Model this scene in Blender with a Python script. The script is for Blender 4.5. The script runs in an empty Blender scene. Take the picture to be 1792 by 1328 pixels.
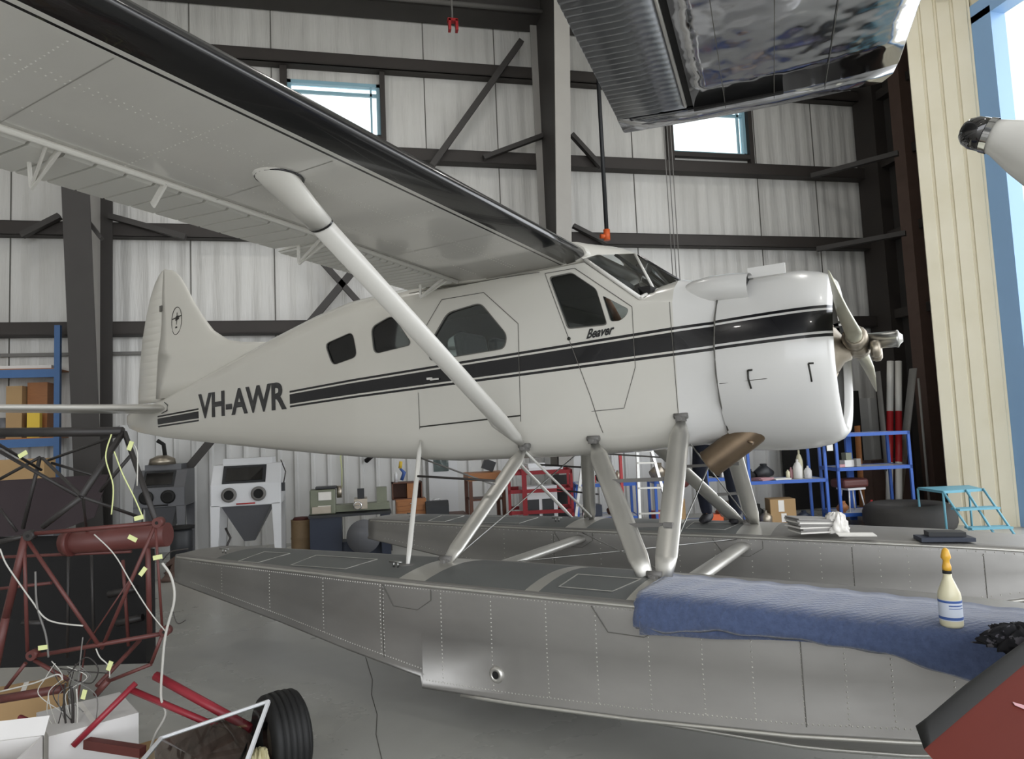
import bpy, math, random
import numpy as np
from mathutils import Vector, Matrix, Euler
random.seed(7)
SC = bpy.context.scene
COL = SC.collection

# ------------------------------------------------------------ camera
W_, H_ = 1792, 1328
F_ = 1215.0
PITCH, ROLL, CYAW, CZ = math.radians(4.4), math.radians(-2.5), math.radians(12.5), 1.9
def _basis():
    f = np.array([math.sin(CYAW)*math.cos(PITCH), math.cos(CYAW)*math.cos(PITCH), math.sin(PITCH)])
    r = np.array([math.cos(CYAW), -math.sin(CYAW), 0.0])
    u = np.cross(r, f)
    return math.cos(ROLL)*r+math.sin(ROLL)*u, -math.sin(ROLL)*r+math.cos(ROLL)*u, f
R_, U_, FW_ = _basis()
CAM = np.array([0, 0, CZ])
cam_data = bpy.data.cameras.new('camera')
cam_data.sensor_width = 36
cam_data.lens = F_/W_*36
cam_data.clip_end = 300
cam = bpy.data.objects.new('camera', cam_data)
COL.objects.link(cam)
m = Matrix.Identity(4)
for i in range(3):
    m[i][0] = R_[i]; m[i][1] = U_[i]; m[i][2] = -FW_[i]; m[i][3] = CAM[i]
cam.matrix_world = m
SC.camera = cam

# ------------------------------------------------------------ light
SC.view_settings.view_transform = 'Standard'
SC.view_settings.look = 'None'
SC.view_settings.gamma = 1
SC.view_settings.exposure = 0.08
SC.cycles.max_bounces = 8
SC.cycles.diffuse_bounces = 5
SC.cycles.glossy_bounces = 4
SC.cycles.transparent_max_bounces = 12
SC.cycles.sample_clamp_indirect = 6
SC.cycles.use_denoising = True
world = bpy.data.worlds.new('overcast')
SC.world = world
world.use_nodes = True
bg = world.node_tree.nodes['Background']
bg.inputs[0].default_value = (0.93, 0.96, 1.0, 1)
bg.inputs[1].default_value = 3.9
SKY_BG = bg
# room extents
WX0, WX1, WY0, WY1, RZ = -9.5, 10.6, -9.0, 14.0, 11.3
def portal(name, loc, rot, sx, sy):
    l = bpy.data.lights.new(name, 'AREA'); l.shape = 'RECTANGLE'; l.size = sx; l.size_y = sy
    l.cycles.is_portal = True
    o = bpy.data.objects.new(name, l); o.location = loc; o.rotation_euler = rot; COL.objects.link(o)
portal('door_daylight', (WX1+0.25, 0.6, 4.3), (0, math.radians(90), 0), 8.6, 17.2)
portal('front_fill_daylight', (0.35, WY0-0.25, 4.3), (math.radians(90), 0, 0), 18.4, 8.6)  # portal of the unseen front opening, added for more daylight


# ------------------------------------------------------------ pixel rays
def ray(x, y): return R_*(x-W_/2)/F_ - U_*(y-H_/2)/F_ + FW_
def wz(x, y, z=0.0):
    d = ray(x, y); return CAM + d*((z-CZ)/d[2])
def wy(x, y, Y):
    d = ray(x, y); return CAM + d*(Y/d[1])
def wx(x, y, X):
    d = ray(x, y); return CAM + d*(X/d[0])
def wd(x, y, dep): return CAM + ray(x, y)*dep
def proj(P):
    v = np.array(P, float)-CAM; z = v @ FW_
    return W_/2+F_*(v @ R_)/z, H_/2-F_*(v @ U_)/z, z
AH = math.radians(-43.6)
AO = np.array([3.6964, 4.1196, 0.25])
AX = np.array([math.cos(AH), math.sin(AH), 0]); AY = np.array([-math.sin(AH), math.cos(AH), 0])
def w2a(P):
    v = np.array(P)-AO; return (float(v @ AX), float(v @ AY), float(v[2]))
def a2w(p): return AO + AX*p[0] + AY*p[1] + np.array([0, 0, p[2]])
def on_y(px, py, y0):
    d = ray(px, py); return w2a(CAM + d*((y0-(CAM-AO) @ AY)/(d @ AY)))
def on_z(px, py, z0):
    d = ray(px, py); return w2a(CAM + d*((z0+AO[2]-CZ)/d[2]))

# ------------------------------------------------------------ materials
def s2l(c):
    if isinstance(c, str):
        c = tuple(int(c[i:i+2], 16)/255 for i in (0, 2, 4))
    return tuple((v/12.92 if v <= 0.04045 else ((v+0.055)/1.055)**2.4) for v in c)
class NT:
    def __init__(s, name):
        s.m = bpy.data.materials.new(name); s.m.use_nodes = True
        s.t = s.m.node_tree; s.b = s.t.nodes['Principled BSDF']; s.tc = None
    def n(s, typ, **k):
        nd = s.t.nodes.new(typ)
        for a, v in k.items(): setattr(nd, a, v)
        return nd
    def l(s, a, b): s.t.links.new(a, b)
    def obj(s):
        if not s.tc: s.tc = s.n('ShaderNodeTexCoord')
        return s.tc.outputs['Object']
    def sep(s):
        if not hasattr(s, '_sep'):
            s._sep = s.n('ShaderNodeSeparateXYZ'); s.l(s.obj(), s._sep.inputs[0])
        return s._sep.outputs
    def math(s, op, a, b=None, c=None):
        nd = s.n('ShaderNodeMath', operation=op)
        for i, v in enumerate((a, b, c)):
            if v is None: continue
            if isinstance(v, (int, float)): nd.inputs[i].default_value = v
            else: s.l(v, nd.inputs[i])
        return nd.outputs[0]
    def noise(s, scale, detail=3, stretch=None, rough=0.5):
        nz = s.n('ShaderNodeTexNoise'); nz.inputs['Scale'].default_value = scale; nz.inputs['Detail'].default_value = detail
        nz.inputs['Roughness'].default_value = rough
        if stretch:
            mp = s.n('ShaderNodeMapping'); mp.inputs['Scale'].default_value = stretch
            s.l(s.obj(), mp.inputs[0]); s.l(mp.outputs[0], nz.inputs['Vector'])
        else: s.l(s.obj(), nz.inputs['Vector'])
        return nz.outputs['Fac']
    def ramp(s, fac, stops):
        r = s.n('ShaderNodeValToRGB'); s.l(fac, r.inputs[0]); e = r.color_ramp.elements
        while len(e) < len(stops): e.new(0.5)
        for el, (p, c) in zip(e, stops):
            el.position = p; el.color = (*s2l(c), 1) if not isinstance(c, float) else (c, c, c, 1)
        return r.outputs[0]
    def mix(s, fac, a, b):
        mx = s.n('ShaderNodeMix', data_type='RGBA')
        if isinstance(fac, (int, float)): mx.inputs[0].default_value = fac
        else: s.l(fac, mx.inputs[0])
        for i, v in ((6, a), (7, b)):
            if isinstance(v, (str, tuple)): mx.inputs[i].default_value = (*s2l(v), 1)
            else: s.l(v, mx.inputs[i])
        return mx.outputs[2]
    def bump(s, h, strength=0.3, dist=0.01):
        b = s.n('ShaderNodeBump'); b.inputs['Strength'].default_value = strength; b.inputs['Distance'].default_value = dist
        s.l(h, b.inputs['Height']); s.l(b.outputs[0], s.b.inputs['Normal'])
def mat(name, color, rough=0.5, metal=0.0, var=0.0, vscale=8, coat=0.0, bump=0.0, bscale=40, stretch=None, spec=None):
    t = NT(name); b = t.b
    b.inputs['Base Color'].default_value = (*s2l(color), 1)
    b.inputs['Roughness'].default_value = rough; b.inputs['Metallic'].default_value = metal
    if coat: b.inputs['Coat Weight'].default_value = coat; b.inputs['Coat Roughness'].default_value = 0.08
    if spec is not None: b.inputs['Specular IOR Level'].default_value = spec
    if var:
        nz = t.noise(vscale, 4, stretch)
        c = s2l(color)
        mx = t.n('ShaderNodeMix', data_type='RGBA'); t.l(nz, mx.inputs[0])
        mx.inputs[6].default_value = (*[v*(1-var) for v in c], 1); mx.inputs[7].default_value = (*[min(1, v*(1+var)) for v in c], 1)
        t.l(mx.outputs[2], b.inputs['Base Color'])
    if bump: t.bump(t.noise(bscale, 4), bump, 0.01)
    return t.m
M = {}
M['white'] = mat('white_paint', 'd8d6d0', 0.28, 0, 0.03, 2, coat=0.3)
M['black_paint'] = mat('black_paint', '17171a', 0.22, coat=0.4)
M['steel'] = mat('dark_primed_steel', '3b3836', 0.6, 0.0, 0.15, 3)
M['steel_brown'] = mat('brown_primed_steel', '5d4a42', 0.65, 0, 0.18, 5)
M['steel_grey'] = mat('grey_painted_steel', '6e6c69', 0.55, 0, 0.08, 3)
M['steel_lit'] = mat('grey_lit_steel', 'a09d98', 0.55, 0, 0.08, 3)  # lighter steel tone painting in the lit faces of the columns
M['rubber'] = mat('black_rubber', '121212', 0.65, 0, 0.15, 12)
M['rubber_grey'] = mat('worn_rubber', '3a3836', 0.8, 0, 0.15, 8)
M['dark'] = mat('dark_interior', '141312', 0.8)
M['trim_grey'] = mat('cabin_grey', '4c4a48', 0.7)
M['blue_steel'] = mat('blue_painted_steel', '2f5eb5', 0.45, 0, 0.08, 6)
M['blue_rack'] = mat('dull_blue_steel', '3f6596', 0.5, 0, 0.1, 6)
M['teal'] = mat('pale_teal_steel', '68a3b6', 0.5, 0, 0.06, 6)
M['red_tube'] = mat('red_painted_tube', '8e2733', 0.4, 0, 0.12, 10)
M['maroon'] = mat('oxide_red_tube', '5a2f2b', 0.5, 0, 0.2, 12)
M['blacktube'] = mat('dark_weathered_tube', '2b2827', 0.5, 0, 0.25, 14)
M['red_rack'] = mat('red_rack_steel', '8c2028', 0.5, 0, 0.1, 5)
M['cardboard'] = mat('cardboard', 'a88a62', 0.85, 0, 0.08, 5)
M['card_white'] = mat('white_carton', 'd6d4d2', 0.7, 0, 0.04, 5)
M['paper'] = mat('paper', 'e3e0da', 0.8, 0, 0.05, 9)
M['paper_grey'] = mat('grey_paper', '8f8d8a', 0.8, 0, 0.12, 9)
M['yellow'] = mat('yellow_plastic', 'd9b83c', 0.5)
M['tag'] = mat('pale_green_tag', 'd3d99a', 0.7)
M['wire'] = mat('white_wire', 'b9b7b0', 0.5)
M['wire_dark'] = mat('dark_wire', '302c2a', 0.5)
M['wood'] = mat('varnished_wood', '9a6438', 0.5, 0, 0.2, 6, stretch=(1, 1, 8))
M['wood_dark'] = mat('dark_wood', '5a3524', 0.55, 0, 0.2, 6)
M['white_enamel'] = mat('white_enamel', 'd5d6d8', 0.35, 0, 0.03, 3)
M['grey_enamel'] = mat('grey_enamel', '5c5d61', 0.4, 0, 0.06, 3)
M['lathe_green'] = mat('grey_green_machine', '767a68', 0.45, 0.0, 0.15, 8)
M['navy'] = mat('dark_blue_cabinet', '232b3c', 0.5, 0, 0.1, 5)
M['toolblack'] = mat('black_toolbox', '26282b', 0.5)
M['chrome'] = mat('chrome', 'b5b5b5', 0.08, 1.0)
M['castmetal'] = mat('cast_alloy', 'a39a8c', 0.38, 0.85, 0.15, 14)
M['steel_bare'] = mat('bare_bright_steel', 'a9a9a6', 0.3, 1.0, 0.1, 20)
M['prop_paint'] = mat('cream_blade_paint', 'd3d1bd', 0.4, 0.1, 0.05, 5)
M['prop_metal'] = mat('brushed_blade_metal', 'c4c3be', 0.3, 0.8, 0.08, 5)
M['exhaust'] = mat('burnt_exhaust_metal', '7f6e5b', 0.42, 0.85, 0.25, 7)
M['red_skin'] = mat('red_oxide_fabric', '561c11', 0.6, 0, 0.1, 3, spec=0.15)
M['skin_tone'] = mat('skin', 'c08a70', 0.5)
M['jeans'] = mat('dark_navy_trousers', '1d2130', 0.85, 0, 0.15, 12)
M['shirt'] = mat('dark_shirt', '23242c', 0.85)
M['shoe'] = mat('dark_shoe', '17161a', 0.6)
M['hair'] = mat('brown_hair', '3b2a20', 0.7)
M['orange'] = mat('orange_plastic', 'd8602a', 0.5)
M['red'] = mat('red_plastic', 'a82428', 0.45)
M['bottle'] = mat('cream_bottle', 'd9d3b4', 0.3)
M['gold'] = mat('yellow_nozzle', 'd8a63a', 0.35)
M['label'] = mat('blue_white_label', 'ccd4e2', 0.5)
M['label_blue'] = mat('label_blue_ink', '3d5c9e', 0.5)
M['ring_dark'] = mat('dark_ink', '26251f', 0.5)
M['line'] = mat('panel_gap', '5f5d58', 0.7)
M['seam_light'] = mat('faint_seam', 'a3a19c', 0.6)
M['nonskid'] = mat('grey_deck_paint', '5e605f', 0.5, 0.0, 0.08, 5)
M['flakes'] = mat('yellow_patch', 'b9b089', 0.6)
M['pink'] = mat('pinkish_carton', 'b88b90', 0.6)
M['barrel'] = mat('rusty_drum', '8a7355', 0.6, 0, 0.3, 9)
M['lamp'] = mat('lamp_housing', '909090', 0.4)
M['lens_dark'] = mat('dark_lens', '2a2828', 0.05, 0.6, coat=1)
M['bluetrim'] = mat('pale_blue_door_steel', '8fb4dc', 0.45, 0, 0.03, 2)
M['window_frame'] = mat('blue_grey_window_frame', '8fb6c6', 0.4)
M['apron'] = mat('pale_apron_concrete', 'b9b6ae', 0.8)
M['girt'] = mat('dark_red_oxide_girt', '332e2b', 0.6, 0, 0.15, 2)

# aluminium with brushed and stained variation
def alu(name, base, rough, rv=0.12, bump=0.04, scale=1.6, pmetal=1.0):
    t = NT(name); b = t.b; b.inputs['Metallic'].default_value = pmetal
    a = t.noise(scale, 5, (1, 1, 2.2)); c = s2l(base)
    mx = t.n('ShaderNodeMix', data_type='RGBA'); t.l(a, mx.inputs[0])
    mx.inputs[6].default_value = (*[v*0.8 for v in c], 1); mx.inputs[7].default_value = (*[min(1, v*1.15) for v in c], 1)
    t.l(mx.outputs[2], b.inputs['Base Color'])
    r = t.math('MULTIPLY_ADD', t.noise(5, 4, (1, 1, 3)), rv*2, rough-rv); t.l(r, b.inputs['Roughness'])
    t.bump(t.noise(3.2, 2), bump, 0.05)
    return t.m
M['alu'] = alu('float_aluminium', '9a9895', 0.48, 0.08, pmetal=0.78)
M['alu_strut'] = alu('strut_aluminium', 'cfcdc7', 0.36, 0.06, 0.01, pmetal=0.8)
M['alu_shiny'] = alu('polished_wing_skin', 'a9aaad', 0.12, 0.05, 0.5, 1.2)
M['alu_rib'] = alu('corrugated_wing_skin', '8c8e92', 0.32, 0.06, 0.05, 1.2)

# fuselage livery: dark stripe with two pin lines following the aircraft's own x and z
def stripes(t, base):
    x, y, z = t.sep()
    # centre line of the stripe rises slightly towards the nose
    c1 = t.math('MULTIPLY_ADD', x, 0.0375, 2.317)          # main centre z
    d = t.math('SUBTRACT', z, c1)
    ad = t.math('ABSOLUTE', d)
    hw = t.math('MULTIPLY_ADD', x, 0.0042, 0.0745)
    main = t.math('LESS_THAN', ad, hw)
    e = t.math('SUBTRACT', ad, hw)
    pin = t.math('MULTIPLY', t.math('GREATER_THAN', e, 0.016), t.math('LESS_THAN', e, 0.037))
    fr = t.math('GREATER_THAN', x, -5.62)
    tl = t.math('MULTIPLY', t.math('LESS_THAN', x, -7.47), t.math('GREATER_THAN', x, -8.50))
    main = t.math('MAXIMUM', main, pin)
    return t.math('MULTIPLY', main, t.math('MAXIMUM', fr, tl))
t = NT('cream_white_livery'); t.b.inputs['Roughness'].default_value = 0.24; t.b.inputs['Coat Weight'].default_value = 0.2; t.b.inputs['Specular IOR Level'].default_value = 0.4
x, y, z = t.sep()
sm = stripes(t, None)
aft = t.n('ShaderNodeMapRange'); t.l(x, aft.inputs[0]); aft.inputs[1].default_value = -7.0; aft.inputs[2].default_value = -5.5
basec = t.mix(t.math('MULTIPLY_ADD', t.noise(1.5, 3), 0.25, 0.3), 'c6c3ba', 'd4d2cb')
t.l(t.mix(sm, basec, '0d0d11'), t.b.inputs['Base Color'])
M['livery'] = t.m
t = NT('lit_white_cowl_livery'); t.b.inputs['Roughness'].default_value = 0.26; t.b.inputs['Coat Weight'].default_value = 0.3  # white cowl paint, lightened further to stand in for light on the nose
sm = stripes(t, None); t.l(t.mix(sm, 'cfcecb', '0d0d12'), t.b.inputs['Base Color']); M['livery_cowl_lit'] = t.m
t = NT('wing_livery'); t.b.inputs['Roughness'].default_value = 0.25; t.b.inputs['Coat Weight'].default_value = 0.35
x, y, z = t.sep()
bm_ = t.math('GREATER_THAN', x, -2.262)
bp_ = t.math('MULTIPLY', t.math('LESS_THAN', x, -2.290), t.math('GREATER_THAN', x, -2.307))
t.l(t.mix(t.math('MAXIMUM', bm_, bp_), t.mix(t.noise(1.3, 5, (0.6, 1, 1), 0.65), 'cfcdc8', 'e4e2dd'), '141416'), t.b.inputs['Base Color'])
M['wingpaint'] = t.m
t = NT('ribbed_control_surface'); t.b.inputs['Roughness'].default_value = 0.4
t.b.inputs['Base Color'].default_value = (*s2l('d6d5d0'), 1)
M['ribpaint'] = t.m
# glass
t = NT('tinted_acrylic'); nd = t.t.nodes; g = t.n('ShaderNodeBsdfGlossy'); g.inputs['Roughness'].default_value = 0.02
tr = t.n('ShaderNodeBsdfTransparent'); tr.inputs[0].default_value = (0.72, 0.76, 0.75, 1)
fz = t.n('ShaderNodeFresnel'); fz.inputs[0].default_value = 1.5
mx = t.n('ShaderNodeMixShader'); t.l(fz.outputs[0], mx.inputs[0]); t.l(tr.outputs[0], mx.inputs[1]); t.l(g.outputs[0], mx.inputs[2])
t.l(mx.outputs[0], nd['Material Output'].inputs[0]); M['glass'] = t.m
# wall insulation
t = NT('white_wall_insulation'); t.b.inputs['Roughness'].default_value = 0.42
wv = t.n('ShaderNodeTexWave', wave_type='BANDS', bands_direction='X'); wv.inputs['Scale'].default_value = 0.95
wv.inputs['Distortion'].default_value = 2.5; wv.inputs['Detail'].default_value = 3; wv.inputs['Detail Scale'].default_value = 0.6
mp = t.n('ShaderNodeMapping'); mp.inputs['Scale'].default_value = (1, 1, 0.15); t.l(t.obj(), mp.inputs[0]); t.l(mp.outputs[0], wv.inputs['Vector'])
n1 = t.noise(1.1, 4, (1, 1, 0.35)); n2 = t.noise(9, 4, (1, 1, 0.08))
t.l(t.mix(n1, 'b1afaa', 'e6e5e2'), t.b.inputs['Base Color'])
t.bump(t.math('ADD', t.math('MULTIPLY', wv.outputs[0], 0.35), t.math('MULTIPLY', n2, 0.5)), 0.55, 0.12)
M['insulation'] = t.m
t = NT('white_ribbed_liner'); t.b.inputs['Roughness'].default_value = 0.4
t.l(t.mix(t.noise(2, 4, (1, 1, 0.4)), 'bcbcba', 'dededd'), t.b.inputs['Base Color']); M['liner'] = t.m
t = NT('cream_door_panel'); t.b.inputs['Roughness'].default_value = 0.5
t.l(t.mix(t.noise(1.5, 3), 'd4ccb2', 'e4decb'), t.b.inputs['Base Color']); M['cream'] = t.m
# polished concrete
t = NT('polished_concrete')
a = t.noise(0.55, 6, None, 0.6); b2 = t.noise(6, 5)
c0 = t.mix(a, 'a3a39e', 'bcbcb7'); t.l(t.mix(t.math('MULTIPLY', b2, 0.35), c0, '94928c'), t.b.inputs['Base Color'])
t.l(t.math('MULTIPLY_ADD', a, 0.25, 0.16), t.b.inputs['Roughness']); t.bump(t.noise(2.2, 3), 0.03, 0.03)
M['concrete'] = t.m
# quilted blue blanket
t = NT('blue_moving_blanket'); t.b.inputs['Roughness'].default_value = 0.95
t.b.inputs['Sheen Weight'].default_value = 0.4
mp = t.n('ShaderNodeMapping'); mp.inputs['Rotation'].default_value = (0, 0, 0.785); t.l(t.obj(), mp.inputs[0])
wv = t.n('ShaderNodeTexWave'); wv.inputs['Scale'].default_value = 9; t.l(mp.outputs[0], wv.inputs['Vector']); wv.inputs['Distortion'].default_value = 1.5
nz = t.noise(60, 4)
t.l(t.mix(t.noise(30, 5, None, 0.7), '2b3854', '56658a'), t.b.inputs['Base Color'])
t.bump(t.math('ADD', t.math('MULTIPLY', wv.outputs[0], 0.25), nz), 0.6, 0.008); M['blanket'] = t.m
t = NT('black_knit_cloth'); t.b.inputs['Roughness'].default_value = 0.95
t.l(t.mix(t.math('GREATER_THAN', t.noise(22, 3), 0.60), '15151a', '55535a'), t.b.inputs['Base Color']); M['blackcloth'] = t.m

# ------------------------------------------------------------ mesh builder
class MB:
    def __init__(s): s.v = []; s.f = []; s.mi = []; s.sm = []; s.mats = []; s.cur = 0; s.smooth = False
    def use(s, name, smooth=None):
        mt = M[name]
        if mt not in s.mats: s.mats.append(mt)
        s.cur = s.mats.index(mt)
        if smooth is not None: s.smooth = smooth
        return s
    def face(s, idx): s.f.append(tuple(idx)); s.mi.append(s.cur); s.sm.append(s.smooth)
    def add(s, vs, fs):
        b = len(s.v); s.v += [tuple(float(c) for c in v) for v in vs]
        for f in fs: s.face([b+i for i in f])
    def box(s, c, d, rz=0, R=None):
        x, y, z = [k/2 for k in d]
        pts = [Vector((sx*x, sy*y, sz*z)) for sx in (-1, 1) for sy in (-1, 1) for sz in (-1, 1)]
        R = R if R is not None else Matrix.Rotation(rz, 3, 'Z')
        sm = s.smooth; s.smooth = False
        s.add([R @ p + Vector(c) for p in pts], [(0, 1, 3, 2), (4, 6, 7, 5), (0, 4, 5, 1), (2, 3, 7, 6), (0, 2, 6, 4), (1, 5, 7, 3)]); s.smooth = sm
        return s
    def bb(s, x0, x1, y0, y1, z0, z1): return s.box(((x0+x1)/2, (y0+y1)/2, (z0+z1)/2), (abs(x1-x0), abs(y1-y0), abs(z1-z0)))
    def bar(s, a, b, w, h, up=(0, 0, 1)):
        a = Vector(a); b = Vector(b); d = (b-a); L = d.length; d.normalize(); up = Vector(up)
        if abs(d.dot(up)) > 0.97: up = Vector((1, 0, 0)) if abs(d.x) < 0.9 else Vector((0, 1, 0))
        r = d.cross(up).normalized(); u = r.cross(d)
        R = Matrix((r, d, u)).transposed()
        return s.box((a+b)/2, (w, L, h), R=R)
    def rings(s, rings, cap=True, closed=True):
        n = len(rings[0]); b = len(s.v)
        for r in rings: s.v += [tuple(float(c) for c in p) for p in r]
        for i in range(len(rings)-1):
            for j in range(n if closed else n-1):
                k = (j+1) % n
                s.face((b+i*n+j, b+i*n+k, b+(i+1)*n+k, b+(i+1)*n+j))
        if cap:
            sm = s.smooth; s.smooth = False
            s.face([b+j for j in reversed(range(n))]); s.face([b+(len(rings)-1)*n+j for j in range(n)]); s.smooth = sm
        return s
    def tube(s, pts, r, n=8, flat=1.0, up=(0, 0, 1), cap=True):
        pts = [Vector(tuple(float(c) for c in p)) for p in pts]; R = []
        if not isinstance(r, (list, tuple)): r = [r]*len(pts)
        prev = None
        for i, p in enumerate(pts):
            d = (pts[min(i+1, len(pts)-1)]-pts[max(i-1, 0)]).normalized()
            u = Vector(up) if prev is None else prev
            if abs(d.dot(u)) > 0.99: u = Vector((1, 0, 0)) if abs(d.x) < 0.9 else Vector((0, 1, 0))
            a = d.cross(u).normalized(); c = a.cross(d); prev = c
            R.append([p + a*math.cos(2*math.pi*k/n)*r[i] + c*math.sin(2*math.pi*k/n)*r[i]*flat for k in range(n)])
        sm = s.smooth; s.smooth = n > 4; s.rings(R, cap); s.smooth = sm
        return s
    def lathe(s, prof, c=(0, 0, 0), axis='z', n=24, a0=0, a1=2*math.pi):
        full = abs(a1-a0-2*math.pi) < 1e-6
        b = len(s.v); c = Vector(c); m_ = n if full else n+1
        def P(r, h, a):
            x, y = r*math.cos(a), r*math.sin(a)
            return {'z': Vector((x, y, h)), 'x': Vector((h, x, y)), 'y': Vector((x, h, y))}[axis]+c
        for r, h in prof:
            for k in range(m_): s.v.append(tuple(P(r, h, a0+(a1-a0)*k/n)))
        for i in range(len(prof)-1):
            for k in range(n):
                q = (k+1) % m_
                s.face((b+i*m_+k, b+i*m_+q, b+(i+1)*m_+q, b+(i+1)*m_+k))
        return s
    def prism(s, poly, a, b, fn):
        n = len(poly); base = len(s.v)
        for h in (a, b):
            for p in poly: s.v.append(tuple(float(c) for c in fn(p, h)))
        sm = s.smooth; s.smooth = False
        s.face([base+i for i in range(n)]); s.face([base+n+i for i in reversed(range(n))])
        for i in range(n):
            j = (i+1) % n; s.face((base+i, base+n+i, base+n+j, base+j))
        s.smooth = sm; return s
    def build(s, name, parent=None, fixn=True, loc=None, rz=None):
        me = bpy.data.meshes.new(name); me.from_pydata(s.v, [], s.f)
        for mt in (s.mats or [M['white']]): me.materials.append(mt)
        me.polygons.foreach_set('material_index', s.mi); me.polygons.foreach_set('use_smooth', s.sm)
        if fixn:
            import bmesh
            b = bmesh.new(); b.from_mesh(me); bmesh.ops.remove_doubles(b, verts=b.verts, dist=1e-5)
            bmesh.ops.recalc_face_normals(b, faces=b.faces); b.to_mesh(me); b.free()
        me.update()
        o = bpy.data.objects.new(name, me); COL.objects.link(o)
        if parent: o.parent = parent
        if loc is not None: o.location = tuple(float(c) for c in loc)
        if rz is not None: o.rotation_euler = (0, 0, rz)
        return o
def tag(o, label=None, cat=None, group=None, kind=None):
    if label: o['label'] = label
    if cat: o['category'] = cat
    if group: o['group'] = group
    if kind: o['kind'] = kind
    return o
def empty(name, loc, rz=0, label=None, cat=None, group=None):
    o = bpy.data.objects.new(name, None); COL.objects.link(o); o.empty_display_size = 0.1
    o.location = tuple(float(c) for c in loc); o.rotation_euler = (0, 0, rz); return tag(o, label, cat, group)
def struct(o): o['kind'] = 'structure'; return o
def copy_tree(o, parent=None):
    c = o.copy(); COL.objects.link(c); c.parent = parent
    for ch in list(o.children): copy_tree(ch, c)
    return c
def bevel(o, w=0.01, seg=2):
    md = o.modifiers.new('bevel', 'BEVEL'); md.width = w; md.segments = seg; md.limit_method = 'ANGLE'; return o

# ============================================================ SETTING
b = MB().use('concrete'); b.bb(WX0-0.5, 14, WY0-0.3, 14.3, -0.2, 0); struct(b.build('floor'))
b = MB().use('apron'); b.bb(11.0, 80, -60, 9.5, -0.25, -0.02); b.bb(-40, 11.0, -60, WY0-0.35, -0.25, -0.02); struct(b.build('trim_1'))
# back wall with two window holes
wins = [(-1.24, 0.58, 8.02, 9.16), (7.0, 8.88, 8.0, 9.2)]
LZ = 2.35
b = MB().use('insulation')
xs = sorted([WX0, 12.1]+[w[0] for w in wins]+[w[1] for w in wins])
for i in range(len(xs)-1):
    x0, x1 = xs[i], xs[i+1]
    w = [w for w in wins if abs(w[0]-x0) < 1e-6]
    if w: b.bb(x0, x1, 14, 14.2, LZ, w[0][2]); b.bb(x0, x1, 14, 14.2, w[0][3], RZ+0.6)
    else: b.bb(x0, x1, 14, 14.2, LZ, RZ+0.6)
struct(b.build('wall_back', fixn=False))
# ribbed white liner below
b = MB().use('liner')
b.bb(WX0, 12.1, 14.0, 14.2, 0, LZ)
x = WX0
while x < 12:
    pr = [(x, 14.0), (x+0.03, 13.955), (x+0.075, 13.955), (x+0.105, 14.0)]
    b.prism(pr, 0, LZ, lambda p, h: (p[0], p[1], h))
    x += 0.305
struct(b.build('wall_back', fixn=False))
# seams of the insulation blankets
b = MB().use('line')
sx = WX0+0.35
while sx < 12:
    if not any(w[0]-0.1 < sx < w[1]+0.1 for w in wins): b.bb(sx, sx+0.018, 13.985, 14.0, LZ, RZ)
    sx += 1.52
struct(b.build('trim_2', fixn=False))
for k, w in enumerate(wins):
    b = MB().use('window_frame'); x0, x1, z0, z1 = w
    for a in ((x0, x0+0.07, z0, z1), (x1-0.07, x1, z0, z1), (x0, x1, z0, z0+0.07), (x0, x1, z1-0.07, z1)):
        b.bb(a[0], a[1], 13.98, 14.12, a[2], a[3])
    b.bb(x0, x1, 14.0, 14.06, z1-0.26, z1-0.20)
    b.bb(x1-0.2, x1-0.16, 14.0, 14.06, z0, z1)
    wf = struct(b.build('window_%d' % (k+1), fixn=False))
    g = MB().use('glass'); g.bb(x0+0.06, x1-0.06, 14.07, 14.085, z0+0.06, z1-0.06); g.build('window_pane', wf)
    b = MB().use('girt')
    b.bb(x0-0.13, x0, 13.85, 14.0, 7.7, 9.4); b.bb(x1, x1+0.1, 13.85, 14.0, 7.7, 9.4); b.bb(x0, x1, 13.86, 14.0, z0-0.1, z0); 
    struct(b.build('trim_3', fixn=False))
# girts
for i, z in enumerate((4.11, 5.95, 7.62, 9.5)):
    b = MB().use('girt')
    b.bb(WX0, 12.0, 13.72, 13.98, z-0.13, z-0.10); b.bb(WX0, 12.0, 13.72, 13.76, z-0.13, z+0.12); b.bb(WX0, 12.0, 13.72, 13.98, z+0.10, z+0.12)
    struct(b.build('trim_4', fixn=False))
b = MB().use('steel_grey'); b.bb(WX0, 4.2, 13.9, 13.96, 3.64, 3.70); struct(b.build('trim_5', fixn=False))
# eave beam and roof
b = MB().use('steel'); b.bb(WX0, 12.0, 13.35, 13.95, 10.55, 11.3); struct(b.build('trim_6', fixn=False))
b = MB().use('steel_grey'); b.tube([(WX0, 13.2, 10.55), (4.0, 13.2, 10.55)], 0.05, 8); struct(b.build('trim_7'))
b = MB().use('insulation'); b.bb(WX0-0.3, 14, WY0-0.3, 14.3, RZ, RZ+0.2); struct(b.build('ceiling', fixn=False))
for y in (9.6, 5.2, 0.8, -3.6):
    b = MB().use('girt'); b.bb(WX0, 10.6, y-0.1, y+0.1, RZ-0.3, RZ); struct(b.build('trim_8', fixn=False))
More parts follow.
